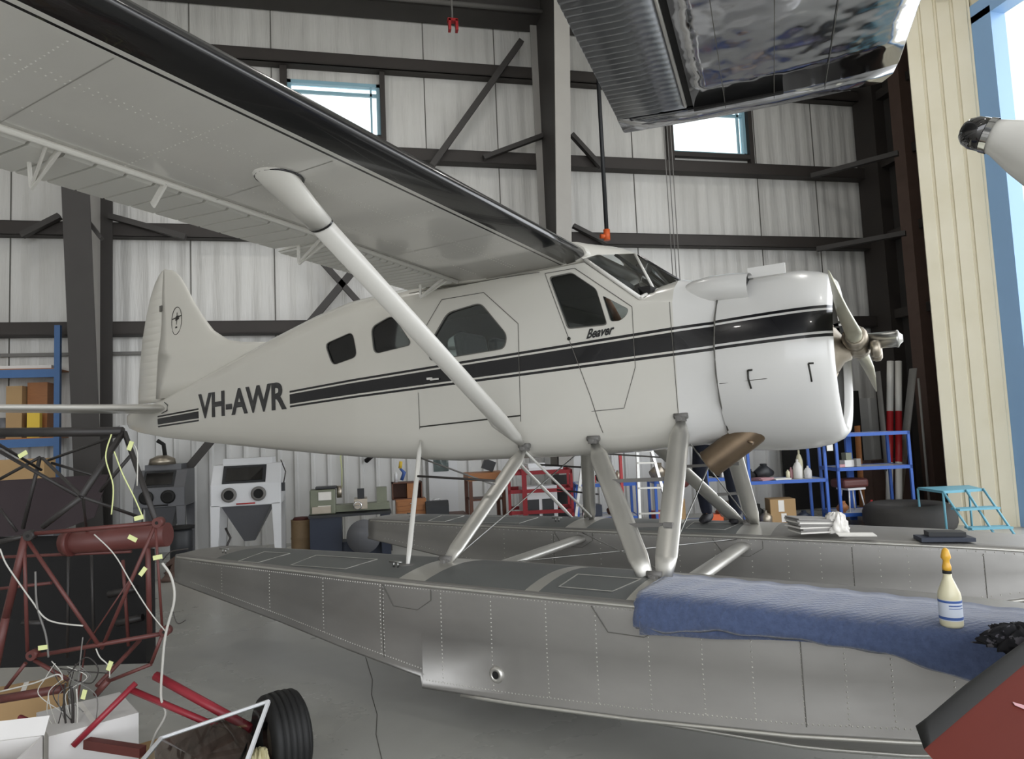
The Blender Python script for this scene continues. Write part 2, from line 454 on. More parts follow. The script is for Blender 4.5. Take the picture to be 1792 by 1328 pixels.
# steel columns (tapered I sections), light and shade put into the face colours
def column(x0, fw, d0, d1, z1=RZ, m1='steel', m2='steel_lit'):
    b = MB().use(m1); yb = 13.72
    def fy(z): return yb-(d0+(d1-d0)*z/z1)
    b.add([(x0, fy(0), 0), (x0+fw, fy(0), 0), (x0+fw, fy(z1), z1), (x0, fy(z1), z1), (x0, fy(0)+0.03, 0), (x0+fw, fy(0)+0.03, 0), (x0+fw, fy(z1)+0.03, z1), (x0, fy(z1)+0.03, z1)],
          [(0, 1, 2, 3), (7, 6, 5, 4), (0, 4, 5, 1), (3, 2, 6, 7), (0, 3, 7, 4), (1, 5, 6, 2)])
    b.bb(x0, x0+fw, yb-0.03, yb, 0, z1)
    xc = x0+fw/2
    b.use(m2)
    b.add([(xc-0.01, fy(0)+0.03, 0), (xc-0.01, yb-0.03, 0), (xc-0.01, yb-0.03, z1), (xc-0.01, fy(z1)+0.03, z1), (xc+0.01, fy(0)+0.03, 0), (xc+0.01, yb-0.03, 0), (xc+0.01, yb-0.03, z1), (xc+0.01, fy(z1)+0.03, z1)],
          [(0, 1, 2, 3), (7, 6, 5, 4), (0, 4, 5, 1), (3, 2, 6, 7), (0, 3, 7, 4), (1, 5, 6, 2)])
    return struct(b.build('trim_9'))
column(wy(106, 365, 12.55)[0], 0.42, 0.4, 1.75)
column(wy(974, 250, 12.2)[0], 0.3, 0.45, 2.0, RZ, 'steel_lit', 'steel')
# braces in the wall plane
def brace(p, q, w=0.11, Y=13.62, Y2=None):
    b = MB().use('steel'); b.bar(wy(*p, Y), wy(*q, Y2 or Y), w, 0.12, (0, -1, 0)); return struct(b.build('trim_10', fixn=False))
brace((912, 72), (756, 290), 0.12); brace((965, 232), (846, 276), 0.09); brace((1000, 235), (1052, 292), 0.09); brace((1003, 395), (1062, 425), 0.08)
brace((105, 378), (38, 412), 0.1); brace((190, 378), (325, 415), 0.1); brace((655, 430), (322, 828), 0.13); brace((530, 421), (735, 648), 0.11)
brace((1420, 308), (1572, 268), 0.1, 13.6, 12.2); brace((1430, 436), (1585, 408), 0.1, 13.6, 12.2)
brace((143, 372), (178, 418), 0.06, 12.9)
# right hand wall, hangar door pocket and opening
b = MB().use('steel'); b.bb(12.05, 12.25, 9.6, 14, 0, RZ); struct(b.build('wall_right', fixn=False))
for z in (4.2, 6.0, 7.7, 9.3):
    b = MB().use('girt'); b.bb(11.85, 12.05, 9.6, 13.7, z-0.1, z+0.1); struct(b.build('trim_11', fixn=False))
b = MB().use('girt'); b.bb(11.75, 12.1, 13.3, 13.95, 0, RZ); struct(b.build('trim_12', fixn=False))
b = MB().use('steel_brown'); cx, cy = wz(1641, 883)[:2]
b.bb(cx-0.17, cx+0.17, cy-0.16, cy+0.16, 0, RZ); b.bb(cx-0.2, cx+0.2, cy-0.19, cy-0.16, 0, RZ); struct(b.build('trim_13', fixn=False))
pl, pr = wz(1663, 918)[:2], wz(1786, 922)[:2]
u = (pr-pl)/np.linalg.norm(pr-pl); nrm = np.array([u[1], -u[0]]); Lp = np.linalg.norm(pr-pl)
if nrm[1] > 0: nrm = -nrm
b = MB().use('cream')
prof = [(0, 0)]
nr = 4
for i in range(nr):
    s0 = Lp*i/nr; w4 = Lp/nr
    prof += [(s0+w4*0.04, 0.035), (s0+w4*0.80, 0.035), (s0+w4*0.86, 0.0), (s0+w4*0.98, 0.0)]
prof += [(Lp, 0), (Lp, -0.12), (0, -0.12)]
b.prism(prof, 0, 9.35, lambda p, h: (pl[0]+u[0]*p[0]+nrm[0]*p[1], pl[1]+u[1]*p[0]+nrm[1]*p[1], h))
struct(b.build('wall_door_side'))
b = MB().use('bluetrim'); b.bb(10.56, 10.86, 9.16, 9.56, 0, 8.75); struct(b.build('trim_14', fixn=False))
b = MB().use('bluetrim'); b.bb(10.56, 10.86, -8.0, 9.56, 8.63, 8.95); struct(b.build('trim_15', fixn=False))
b = MB().use('cream'); b.bb(10.6, 10.8, -9.2, 9.56, 8.95, RZ); b.bb(10.8, 12.3, 9.56, 9.66, 0, RZ); b.bb(9.9, 10.7, 9.6, 9.75, 9.35, RZ); b.bb(10.6, 10.8, -9.2, -8.0, 0, RZ)
struct(b.build('wall_right', fixn=False))
b = MB().use('insulation'); b.bb(WX0-0.2, WX0, WY0, 14, 0, RZ); struct(b.build('wall_left', fixn=False))
b = MB().use('insulation'); b.bb(WX0, -8.9, WY0-0.2, WY0, 0, RZ); b.bb(9.6, 10.8, WY0-0.2, WY0, 0, RZ); b.bb(-8.9, 9.6, WY0-0.2, WY0, 8.6, RZ)  # unseen front opening made this wide to brighten the floor and near side
struct(b.build('wall_front', fixn=False))
# sprinkler drop with orange fitting, hanging cables
rt = empty('sprinkler_drop_pipe', wy(1062, 412, 13.0), 0, 'thin black vertical pipe with an orange elbow hanging beside the centre column', 'pipe')
o0 = wy(1062, 412, 13.0)
b = MB().use('toolblack'); b.tube([(0, 0, 0), (0, 0, wy(1062, 100, 13.0)[2]-o0[2]+1.6)], 0.045, 8); b.build('pipe', rt)
b = MB().use('orange'); b.tube([(0, 0, 0.12), (0, 0, -0.1)], 0.07, 8); b.tube([(0, 0, -0.02), (-0.14, 0, -0.02)], 0.05, 8); b.build('elbow_fitting', rt)
for k, (px, wh) in enumerate(((1160, 'leftmost'), (1166, 'middle'), (1172, 'rightmost'))):
    p = wy(px, 205, 11.0); q = wy(px+15-k, 472, 11.0)
    b = MB().use('steel_grey'); b.tube([(p[0], 11, RZ), tuple(p), (p[0], 11, q[2]-0.4)], 0.008, 5)
    tag(b.build('hanging_cable'), 'thin vertical cable hanging left of the right window, %s of three' % wh, 'cable', 'three cables beside the right window')
sp = wy(792, 45, 12.9)
rt = empty('pipe_hanger', sp, 0, 'red pipe hanger clamp on the overhead sprinkler pipe', 'pipe fitting')
b = MB().use('red'); b.box((-0.06, 0, 0), (0.05, 0.12, 0.22)); b.box((0.08, 0, 0), (0.05, 0.12, 0.22)); b.box((0, 0, 0.1), (0.2, 0.12, 0.05)); b.build('clamp', rt)
b = MB().use('steel_grey'); b.tube([(0, 0, 0.1), (0, 0, RZ-sp[2])], 0.02, 6); b.build('rod', rt)
# lamps added under the roof as fill light
lampd = bpy.data.lights.new('roof_fill', 'AREA'); lampd.shape = 'DISK'; lampd.size = 0.45; lampd.energy = 45; lampd.color = (1, 0.97, 0.92)
for (lx, ly, wh) in ((-5, 9, 'behind the seaplane tail'), (1.5, 9, 'between the two high windows'), (7.5, 9, 'near the right window'), (-5, 1, 'above the wing at left'), (7.5, 1, 'near the hangar door'), (-5, -5, 'at the back left behind the viewer'), (1.5, -5, 'behind the viewer')):
    rt = empty('added_fill_lamp', (lx, ly, RZ-0.75), 0, 'round fill lamp added under the roof ' + wh, 'lamp', 'fill lamps added under the roof')
    b = MB().use('lamp', True); b.lathe([(0.05, 0.6), (0.12, 0.55), (0.14, 0.35), (0.26, 0.1), (0.3, 0.0), (0.28, 0.0), (0.24, 0.1), (0.1, 0.33), (0.0, 0.34)], n=16); b.build('shade', rt)
    lo = bpy.data.objects.new('bulb', lampd); COL.objects.link(lo); lo.parent = rt; lo.location = (0, 0, 0.02)
#@@AIRCRAFT

# ============================================================ SEAPLANE
ac = empty('seaplane', AO, AH, 'cream white single engine high wing seaplane with black stripe standing on two bare aluminium floats', 'seaplane')
def lerp(a, b, t): return a+(b-a)*t
def itp(x, xs, ys): return float(np.interp(x, xs, ys))
# --- fuselage section tables (x forward, aircraft coordinates)
FX  = [-9.45, -9.35, -9.1, -8.5, -7.5, -6.7, -6.0, -5.3, -4.6, -3.6, -2.4, -1.9, -1.41]
FWd = [0.03, 0.075, 0.11, 0.17, 0.28, 0.37, 0.45, 0.53, 0.60, 0.61, 0.61, 0.61, 0.61]
FB  = [1.98, 1.93, 1.87, 1.785, 1.69, 1.62, 1.56, 1.505, 1.455, 1.41, 1.43, 1.45, 1.49]
FZSx = [-9.45, -9.1, -8.5, -6.0, -4.8, -3.8, -2.10, -1.66, -1.41]
FZS  = [2.10, 2.15, 2.18, 2.66, 2.88, 2.95, 2.965, 2.60, 2.56]
FZTx = [-9.45, -9.1, -8.5, -6.14, -5.3, -4.8, -3.9, -3.3, -2.10, -1.66, -1.50, -1.41]
FZT  = [2.14, 2.20, 2.30, 2.86, 3.03, 3.09, 3.11, 3.0, 2.99, 2.68, 2.79, 2.795]
def fsec(x, inset=0.0):
    w = itp(x, FX, FWd)-inset; zb = itp(x, FX, FB)+inset; zs = itp(x, FZSx, FZS); zt = itp(x, FZTx, FZT)
    h = zs-zb; k = itp(x, [-9, -5, -3], [0.75, 0.9, 1.0])
    hp = [(0, zb), (w*0.45, zb+0.005), (w*0.72, zb+0.02*k), (w*0.86, zb+0.06), (w*0.95, zb+min(0.14, h*.35)), (w*0.99, zb+min(0.25, h*.5)), (w, zb+h*0.55), (w, zb+h*0.75),
          (w*0.995, zs-0.04), (w*0.985, zs), (w*0.9, zs+(zt-zs)*0.42), (w*0.7, zs+(zt-zs)*0.78), (w*0.38, zs+(zt-zs)*0.96), (0, zt)]
    return hp
def ring_of(hp, x): return [(x, -y, z) for y, z in hp] + [(x, y, z) for y, z in reversed(hp[1:-1])]
def ysurf(x, z):
    hp = fsec(x)
    zz = [p[1] for p in hp[:11]]; yy = [p[0] for p in hp[:11]]
    if x > -1.41: return 0.61
    return float(np.interp(z, zz, yy))
def side(px, py):
    y = -0.6
    for i in range(25):
        p = on_y(px, py, y); y = -ysurf(p[0], p[2])
    return p
def eval_mesh(o):
    dg = bpy.context.evaluated_depsgraph_get(); dg.update()
    return bpy.data.meshes.new_from_object(o.evaluated_get(dg), depsgraph=dg)
def rpoly(pts, r, n=4):
    out = []
    N = len(pts)
    for i in range(N):
        p = Vector(pts[i]); a = Vector(pts[i-1]); c = Vector(pts[(i+1) % N])
        da = (a-p); dc = (c-p); rr = min(r, da.length*0.45, dc.length*0.45)
        A = p+da.normalized()*rr; Cc = p+dc.normalized()*rr
        for k in range(n+1):
            t_ = k/n; out.append(tuple(A*(1-t_)**2+p*2*t_*(1-t_)+Cc*t_**2))
    return out
xz = lambda l: [(side(*q)[0], side(*q)[2]) for q in l]
WIN = {
 'cabin_window': [rpoly(xz([(569, 602), (617, 581), (625, 624), (582, 639)]), 0.07), rpoly(xz([(650, 573), (687, 552), (718, 597), (716, 604), (655, 619)]), 0.07),
                  rpoly([(-3.66, 2.33), (-3.63, 2.50), (-3.44, 2.73), (-3.09, 2.77), (-2.84, 2.47), (-2.87, 2.36)], 0.06)],
 'door_window': [rpoly(xz([(962, 486), (1001, 478), (1043, 506), (1062, 567), (994, 574)]), 0.03)],
 'quarter_window': [rpoly(xz([(1055, 518), (1100, 541), (1096, 552), (1085, 561), (1069, 562)]), 0.02)]}
xs_ = [-9.45, -9.40, -9.35, -9.22, -9.1, -8.8, -8.5, -8, -7.5, -7.1, -6.7, -6.3, -6.0, -5.65, -5.3, -4.95, -4.6, -4.2, -3.9, -3.6, -3.3, -2.9, -2.4, -2.1, -1.9, -1.75, -1.66, -1.55, -1.41]
xs_ = sorted(set(xs_+[round(-5.2+0.13*k, 3) for k in range(29)]))
def dense(hp):
    o = []
    for i in range(len(hp)-1):
        n = 3 if 5 <= i <= 8 else 1
        for k in range(n): o.append((lerp(hp[i][0], hp[i+1][0], k/n), lerp(hp[i][1], hp[i+1][1], k/n)))
    return o+[hp[-1]]
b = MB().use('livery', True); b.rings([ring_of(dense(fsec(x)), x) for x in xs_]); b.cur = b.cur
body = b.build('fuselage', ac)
def cav(x):
    w = itp(x, FX, FWd)-0.035; return w
b = MB().use('trim_grey')
def cring(x, zt): w = cav(x); zb = itp(x, FX, FB)+0.16; return [(x, -w, zb), (x, w, zb), (x, w, zt), (x, -w, zt)]
b.rings([cring(-5.3, 2.80), cring(-4.6, 2.9), cring(-3.6, 2.93), cring(-2.14, 2.93), cring(-2.10, 3.4), cring(-1.62, 3.4)])
cavo = b.build('cavity', ac)
wb = MB().use('trim_grey')
cutters = [cavo]
for nm, ps in WIN.items():
    for p in ps:
        wb = MB().use('trim_grey'); wb.prism(p, -0.9, 0.9, lambda q, h: (q[0], h, q[1])); cutters.append(wb.build('cut', ac))
wb = MB().use('trim_grey'); wb.prism([(-2.42, 2.90), (-2.20, 2.90), (-1.76, 2.53), (-1.76, 1.78), (-2.06, 1.78)], 0.4, 0.9, lambda q, h: (q[0], h, q[1])); cutters.append(wb.build('cut', ac))
for i, c in enumerate(cutters):
    md = body.modifiers.new('b%d' % i, 'BOOLEAN'); md.operation = 'DIFFERENCE'; md.solver = 'EXACT'; md.object = c
    try: md.material_mode = 'TRANSFER'
    except Exception: pass
bpy.context.view_layer.update()
me = eval_mesh(body); body.modifiers.clear(); body.data = me; me.set_sharp_from_angle(angle=math.radians(32))
for c in cutters: bpy.data.objects.remove(c)
tag(body, 'cream white fuselage with black side stripe')
# panes
for nm, ps in WIN.items():
    for p in ps:
        for sgn in ((-1, 1) if nm == 'cabin_window' else (-1,)):
            b = MB().use('glass')
            b.prism(p, 0.016, 0.012, lambda q, h: (q[0], sgn*(ysurf(q[0], q[1])-h), q[1])); b.build(nm, ac)
            # thin rubber surround
            b = MB().use('line'); n = len(p)
            cx_ = sum(q[0] for q in p)/n; cz_ = sum(q[1] for q in p)/n
            A = [(q[0], sgn*(ysurf(*q)+0.003), q[1]) for q in p]
            q2 = [(cx_+(q[0]-cx_)*1.03, cz_+(q[1]-cz_)*1.04) for q in p]
            B = [(q[0], sgn*(ysurf(*q)+0.003), q[1]) for q in q2]
            b.add(A+B, [(i, (i+1) % n, n+(i+1) % n, n+i) for i in range(n)])
            b.build('window_seal', body)
# port door standing open
b = MB().use('white'); b.prism([(0.0, 2.90-0.3), (0.0, 1.78), (0.35, 1.78), (0.66, 2.85), (0.45, 2.9)], -1.74, -1.71, lambda q, h: (h, 0.62+q[0], q[1])); b.build('cockpit_door', ac)
# --- windscreen
Aw = (-2.09, .60, 2.985); T = (-1.84, .16, 3.075); E_ = (-1.87, 0, 3.10); G = (-1.50, 0, 2.81); K = (-1.61, .40, 2.70); D = (-1.655, .605, 2.62)
A2 = (-2.03, .50, 3.03)
wsc = MB().use('glass')
def flip(p, s): return (p[0], p[1]*s, p[2])
for s_ in (-1, 1):
    for poly in ((Aw, A2, T, K, D), (T, E_, G, K)):
        pp = [flip(p, s_) for p in poly]; wsc.add(pp, [tuple(range(len(pp)))])
wo = wsc.build('windscreen', ac)
b = MB().use('white')
for s_ in (-1, 1):
    for p, q, r in ((Aw, D, 0.018), (T, K, 0.013), (D, K, 0.016), (K, G, 0.014)): b.tube([flip(p, s_), flip(q, s_)], r, 6)
b.build('windscreen_frame', wo)
b = MB().use('black_paint'); b.tube([E_, G], 0.012, 6); b.build('centre_post', wo)
# door posts and overhead dark items in the cockpit
b = MB().use('trim_grey')
b.tube([(-1.62, 0, 2.75), (-1.98, 0.25, 3.08)], 0.014, 6); b.tube([(-1.62, 0, 2.75), (-1.98, -0.25, 3.08)], 0.014, 6)
b.build('cockpit_brace', ac)
b = MB().use('dark'); b.bb(-1.72, -1.60, -0.52, 0.52, 2.25, 2.72); b.build('instrument_panel', ac)
def seat(x, y, w=0.42):
    s = MB().use('grey_enamel', True)
    s.box((x, y, 1.98), (0.45, w, 0.14)); bo = s.build('seat', ac); bevel(bo, 0.04, 3)
    s = MB().use('grey_enamel')
    s.box((x-0.24, y, 2.27), (0.12, w, 0.62), R=Matrix.Rotation(math.radians(-10), 3, 'Y')); bb_ = s.build('backrest', bo); bevel(bb_, 0.05, 3)
    s = MB().use('dark'); s.bb(x-0.15, x+0.15, y-0.15, y+0.15, 1.6, 1.92); s.build('seat_base', bo)
for y_ in (-0.28, 0.28): seat(-2.3, y_); seat(-3.15, y_)
b = MB().use('dark', True); b.lathe([(0.0, 0), (0.16, 0.0), (0.18, 0.015), (0.16, 0.03), (0, 0.03)], (-1.95, 0.25, 2.62), 'x', 16); b.build('control_wheel', ac)
# --- cowling
ZC = 2.10
def circ(x, r, n=28, zc=ZC, yo=0): return [(x, -math.sin(a)*r+yo, zc-math.cos(a)*r) for a in [2*math.pi*k/n for k in range(n)]]
b = MB().use('livery_cowl_lit', True)
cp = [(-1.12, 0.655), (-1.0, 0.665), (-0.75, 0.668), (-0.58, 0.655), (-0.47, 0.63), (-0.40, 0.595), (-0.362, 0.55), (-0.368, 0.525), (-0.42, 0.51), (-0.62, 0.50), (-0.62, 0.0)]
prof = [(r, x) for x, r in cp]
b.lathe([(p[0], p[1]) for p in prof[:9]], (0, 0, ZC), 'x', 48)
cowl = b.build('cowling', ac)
b = MB().use('livery_cowl_lit', True); b.lathe([(0.635, -1.12), (0.655, -1.12)], (0, 0, ZC), 'x', 48); b.use('dark'); b.lathe([(0.635, -1.12), (0.45, -0.62)], (0, 0, ZC), 'x', 48); b.build('cowl_inner_skin', cowl)
# accessory section between firewall and cowl ring
b = MB().use('livery_cowl_lit', True)
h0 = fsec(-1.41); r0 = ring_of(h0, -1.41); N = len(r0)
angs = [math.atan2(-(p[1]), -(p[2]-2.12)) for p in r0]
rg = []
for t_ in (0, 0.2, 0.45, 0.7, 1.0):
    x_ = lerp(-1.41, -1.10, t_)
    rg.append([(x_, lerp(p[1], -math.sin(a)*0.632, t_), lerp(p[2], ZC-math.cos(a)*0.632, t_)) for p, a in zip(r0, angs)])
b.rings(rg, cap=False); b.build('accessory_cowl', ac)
# firewall joint seam
def seam(pts, w=0.008, name='panel_seam', mt='line', par=None, lift=0.004):
    b = MB().use(mt)
    P = [Vector((p[0], -(ysurf(p[0], p[1])+lift), p[1])) for p in pts]
    for i in range(len(P)-1):
        d = (P[i+1]-P[i]).normalized(); n_ = Vector((d.z, 0, -d.x))*w/2
        b.add([P[i]-n_, P[i]+n_, P[i+1]+n_, P[i+1]-n_], [(0, 1, 2, 3)])
    return b.build(name, par or body)
def fseam(pts, n=6, **k):
    out = []
    for i in range(len(pts)-1):
        for j in range(n): out.append((lerp(pts[i][0], pts[i+1][0], j/n), lerp(pts[i][1], pts[i+1][1], j/n)))
    out.append(pts[-1]); return seam(out, **k)
fseam([(-1.43, 2.56), (-1.42, 2.1), (-1.415, 1.62)], w=0.005)
fseam([(-2.45, 2.93), (-2.27, 2.4), (-2.1, 1.9), (-2.02, 1.62)], w=0.006)     # front door rear edge
fseam([(-2.45, 2.93), (-2.18, 2.93), (-1.72, 2.56)], w=0.006)
fseam([(-1.72, 2.56), (-1.72, 2.1), (-1.83, 1.80), (-2.1, 1.79)], w=0.005)
fseam([(-3.80, 2.05), (-3.80, 1.72)], w=0.006); fseam([(-3.8, 1.74), (-2.74, 1.79)], w=0.012, mt='ring_dark')
fseam([(-2.74, 1.74), (-2.72, 2.55), (-3.05, 2.86), (-3.5, 2.86), (-3.72, 2.6)], w=0.006)
fseam([(-3.9, 2.98), (-3.05, 2.965), (-2.5, 2.95)], w=0.006)
# cowl seams and latches
for a0, x0, x1 in ((-8, -1.12, -0.5),):
    pass
def cyl_pt(x, z, lift=0.004, R=None):
    R = R or itp(x, [-1.12, -1.0, -0.75, -0.58, -0.47, -0.4], [.655, .665, .668, .655, .62, .565])
    d = z-ZC; return Vector((x, -math.sqrt(max(0.001, R*R-d*d))-lift, z))
def cowlpix(px, py):
    y = -0.6
    for i in range(20):
        p = on_y(px, py, y); y = cyl_pt(p[0], p[2], 0).y
    return p
for pts in ([(1309, 648), (1310, 663), (1315, 680)], [(1415, 636), (1418, 650), (1421, 668)]):
    b = MB().use('ring_dark'); P = [cowlpix(*q) for q in pts]; b.tube([cyl_pt(p[0], p[2], 0.008) for p in P], 0.006, 6); b.tube([cyl_pt(P[0][0], P[0][2], 0.008), cyl_pt(P[0][0]+0.03, P[0][2], 0.008)], 0.007, 6); b.build('cowl_latch', cowl)
b = MB().use('line')
P = [cyl_pt(-1.115, ZC+z_) for z_ in (0.45, 0.3, 0.1, -0.1, -0.3, -0.5)]
b.tube(P, 0.006, 5); b.build('cowl_edge', cowl)
b = MB().use('line'); b.tube([cyl_pt(-1.1, 1.93, 0.0), cyl_pt(-0.8, 1.94, 0.0), cyl_pt(-0.5, 1.95, 0.0)], 0.003, 5); b.build('panel_seam', cowl)
# --- engine behind the prop
b = MB().use('castmetal', True)
b.lathe([(0.0, -0.30), (0.08, -0.31), (0.10, -0.36), (0.16, -0.40), (0.20, -0.47), (0.24, -0.55), (0.24, -0.62), (0.0, -0.62)], (0, 0, ZC+0.05), 'x', 24)
eng = b.build('engine_nose_case', ac)
for k in range(9):
    a = 2*math.pi*k/9
    b = MB().use('rubber_grey', True); c_ = Vector((0, math.sin(a), math.cos(a)))
    o_ = Vector((-0.6, 0, ZC+0.05))
    for j in range(7):
        r1 = 0.2+j*0.035
        b.tube([o_+c_*r1, o_+c_*(r1+0.018)], 0.075, 12)
    b.tube([o_+c_*0.18, o_+c_*0.42], 0.055, 10)
    b.use('castmetal'); b.tube([Vector((-0.42, 0, ZC+0.05))+c_*0.17, Vector((-0.52, 0, ZC+0.05))+c_*0.40], 0.012, 6)
    b.build('cylinder', eng)
b = MB().use('dark'); b.lathe([(0, -0.75), (0.62, -0.75), (0.62, -0.72), (0, -0.72)], (0, 0, ZC), 'x', 24); b.build('engine_baffle', eng)
# --- propeller
PH = (-0.27, 0, 2.19)
b = MB().use('castmetal', True)
b.lathe([(0.0, -0.06), (0.085, -0.06), (0.10, -0.03), (0.10, 0.05), (0.07, 0.07), (0.0, 0.07)], PH, 'x', 20)
prop = b.build('propeller_hub', ac)
b = MB().use('steel_bare', True); b.lathe([(0.0, 0.06), (0.058, 0.06), (0.058, 0.245), (0.062, 0.25), (0.062, 0.262), (0.04, 0.272), (0.025, 0.29), (0.0, 0.29)], PH, 'x', 20); tag(b.build('propeller_dome', prop), 'bare steel dome')
bd = Vector((0, 1.26, -0.26)).normalized()
for s_ in (-1, 1):
    d = bd*s_; c_ = Vector((1, 0, 0)); t_ = d.cross(c_)
    b = MB().use('castmetal', True); b.tube([Vector(PH)+d*0.05, Vector(PH)+d*0.14, Vector(PH)+d*0.16], [0.085, 0.085, 0.06], 16)
    b.build('blade_socket', prop)
    b = MB().use('castmetal', True)
    cwp = Vector(PH)+Vector((0.12, 0, 0))+t_*0.075*s_+d*0.05
    b.lathe([(0, -0.03), (0.055, -0.03), (0.062, -0.01), (0.062, 0.02), (0.04, 0.035), (0, 0.035)], cwp, 'x', 16)
    b.build('counterweight', prop)
    b = MB().use('prop_paint', True)
    rg = []
    for r_, w_, th, tw in ((0.13, 0.05, 0.05, 60), (0.2, 0.055, 0.05, 55), (0.3, 0.075, 0.035, 48), (0.45, 0.11, 0.026, 40), (0.65, 0.125, 0.02, 32), (0.9, 0.122, 0.014, 25), (1.1, 0.11, 0.010, 21), (1.22, 0.085, 0.007, 19), (1.28, 0.05, 0.005, 18), (1.295, 0.012, 0.003, 18)):
        an = math.radians(tw); u_ = t_*math.cos(an)*s_+c_*math.sin(an); v_ = -t_*math.sin(an)*s_+c_*math.cos(an)
        rg.append([Vector(PH)+d*r_+u_*math.cos(2*math.pi*k/12)*w_+v_*math.sin(2*math.pi*k/12)*th for k in range(12)])
    b.rings(rg); b.build('blade', prop)
# --- exhaust
ea, eb = on_y(1300, 768, -0.32), on_y(1241, 812, -0.34)
ea = Vector(ea); eb = Vector(eb); dr = (eb-ea).normalized()
b = MB().use('exhaust', True)
def tubeseg(b, pts, r, n=20, ri=None):
    b.tube(pts, r, n, cap=False)
b.tube([ea-dr*0.12+Vector((0.06, 0, 0.04)), ea, eb], [0.095, 0.105, 0.105], 20, cap=False); b.use('dark'); b.tube([eb-dr*0.03, ea], [0.1, 0.09], 20)
b.use('exhaust'); b.tube([eb-dr*0.015, eb], [0.109, 0.108], 20, cap=False)
b.build('exhaust_pipe', ac)
b = MB().use('exhaust', True); b.tube([ea+Vector((0.05, -0.08, -0.01)), ea+Vector((0.09, -0.085, -0.03))], 0.014, 8); b.build('exhaust_clamp', ac)
# dark cutout around the exhaust
b = MB().use('dark', True); q = Vector(on_y(1303, 767, -0.30)); rg = []
nq = Vector((0, -0.42, -0.9)); b.tube([q+Vector((0.03, 0, 0.02))-nq*0.05, q+Vector((0.03, 0, 0.02))+nq*0.012], 0.125, 22); b.build('exhaust_opening', cowl)
# --- top scoop and flap plate
b = MB().use('livery_cowl_lit', True); rg = []
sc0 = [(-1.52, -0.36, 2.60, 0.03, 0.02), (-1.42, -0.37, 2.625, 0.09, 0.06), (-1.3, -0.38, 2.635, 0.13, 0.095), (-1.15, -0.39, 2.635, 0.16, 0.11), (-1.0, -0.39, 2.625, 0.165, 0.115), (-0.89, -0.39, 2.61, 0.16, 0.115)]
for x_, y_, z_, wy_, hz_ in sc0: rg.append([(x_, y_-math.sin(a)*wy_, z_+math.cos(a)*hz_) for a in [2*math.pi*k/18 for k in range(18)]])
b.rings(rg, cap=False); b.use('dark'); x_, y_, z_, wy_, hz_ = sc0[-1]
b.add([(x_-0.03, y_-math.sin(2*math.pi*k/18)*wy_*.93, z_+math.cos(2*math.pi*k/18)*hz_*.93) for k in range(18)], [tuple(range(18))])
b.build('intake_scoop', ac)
b = MB().use('livery_cowl_lit'); b.bb(-0.92, -0.66, -0.34, -0.325, 2.70, 2.775); b.build('scoop_plate', ac)
for k in range(2): pass
# --- cabin roof and wing fairing
def foil(x0, chord, z0, th, n=14, te=0.0):
    # upper and lower surface, flat bottomed section; x0 leading edge
    up, lo = [], []
    for k in range(n+1):
        c = (1-math.cos(math.pi*k/n))/2
        yt = th/0.2*(0.2969*math.sqrt(c)-0.1260*c-0.3516*c*c+0.2843*c**3-0.1036*c**4)
        up.append((x0-chord*c, z0+0.24*th+yt*1.32))
        lo.append((x0-chord*c, z0+0.24*th-min(yt*0.62, 0.24*th)))
    return up, lo
def foil_ring(x0, chord, z0, th, cut=None, n=14):
    up, lo = foil(x0, chord, z0, th, n)
    if cut is not None:
        up = [p for p in up if p[0] > cut]+[(cut, np.interp(-cut, [-p[0] for p in up], [p[1] for p in up]))]
        lo = [p for p in lo if p[0] > cut]+[(cut, np.interp(-cut, [-p[0] for p in lo], [p[1] for p in lo]))]
    return up + list(reversed(lo))[:-1]
WC, WT = 1.42, 0.22
LEX = -2.085
def dz(y): return 0.035*(abs(y)-0.62)
b = MB().use('livery', True); rg = []
for y_ in (-0.62, -0.45, -0.15, 0.15, 0.45, 0.62):
    rg.append([(x_, y_, z_) for x_, z_ in foil_ring(LEX+0.02, WC+0.38, 2.975, WT+0.02, cut=-3.75)])
b.rings(rg)
roof = b.build('wing_centre_section', ac)
b = MB().use('livery', True)
rows = []
for s_ in (0, 0.25, 0.5, 0.75, 1.0):
    f = []
    for P0, P1 in ((( -2.10, -.62, 2.99), (-2.28, -.62, 3.16)), ((-2.03, -.50, 3.035), (-2.2, -.5, 3.17)), ((-1.84, -.16, 3.08), (-2.15, -.16, 3.20)), ((-1.87, 0, 3.105), (-2.15, 0, 3.21)), ((-1.84, .16, 3.08), (-2.15, .16, 3.20)), ((-2.03, .50, 3.035), (-2.2, .5, 3.17)), ((-2.10, .62, 2.99), (-2.28, .62, 3.16))):
        p = [lerp(P0[i], P1[i], s_) for i in range(3)]; p[2] += 0.022*math.sin(math.pi*s_); f.append(p)
    rows.append(f)
b.rings(rows, cap=False, closed=False); b.build('cabin_roof', ac)
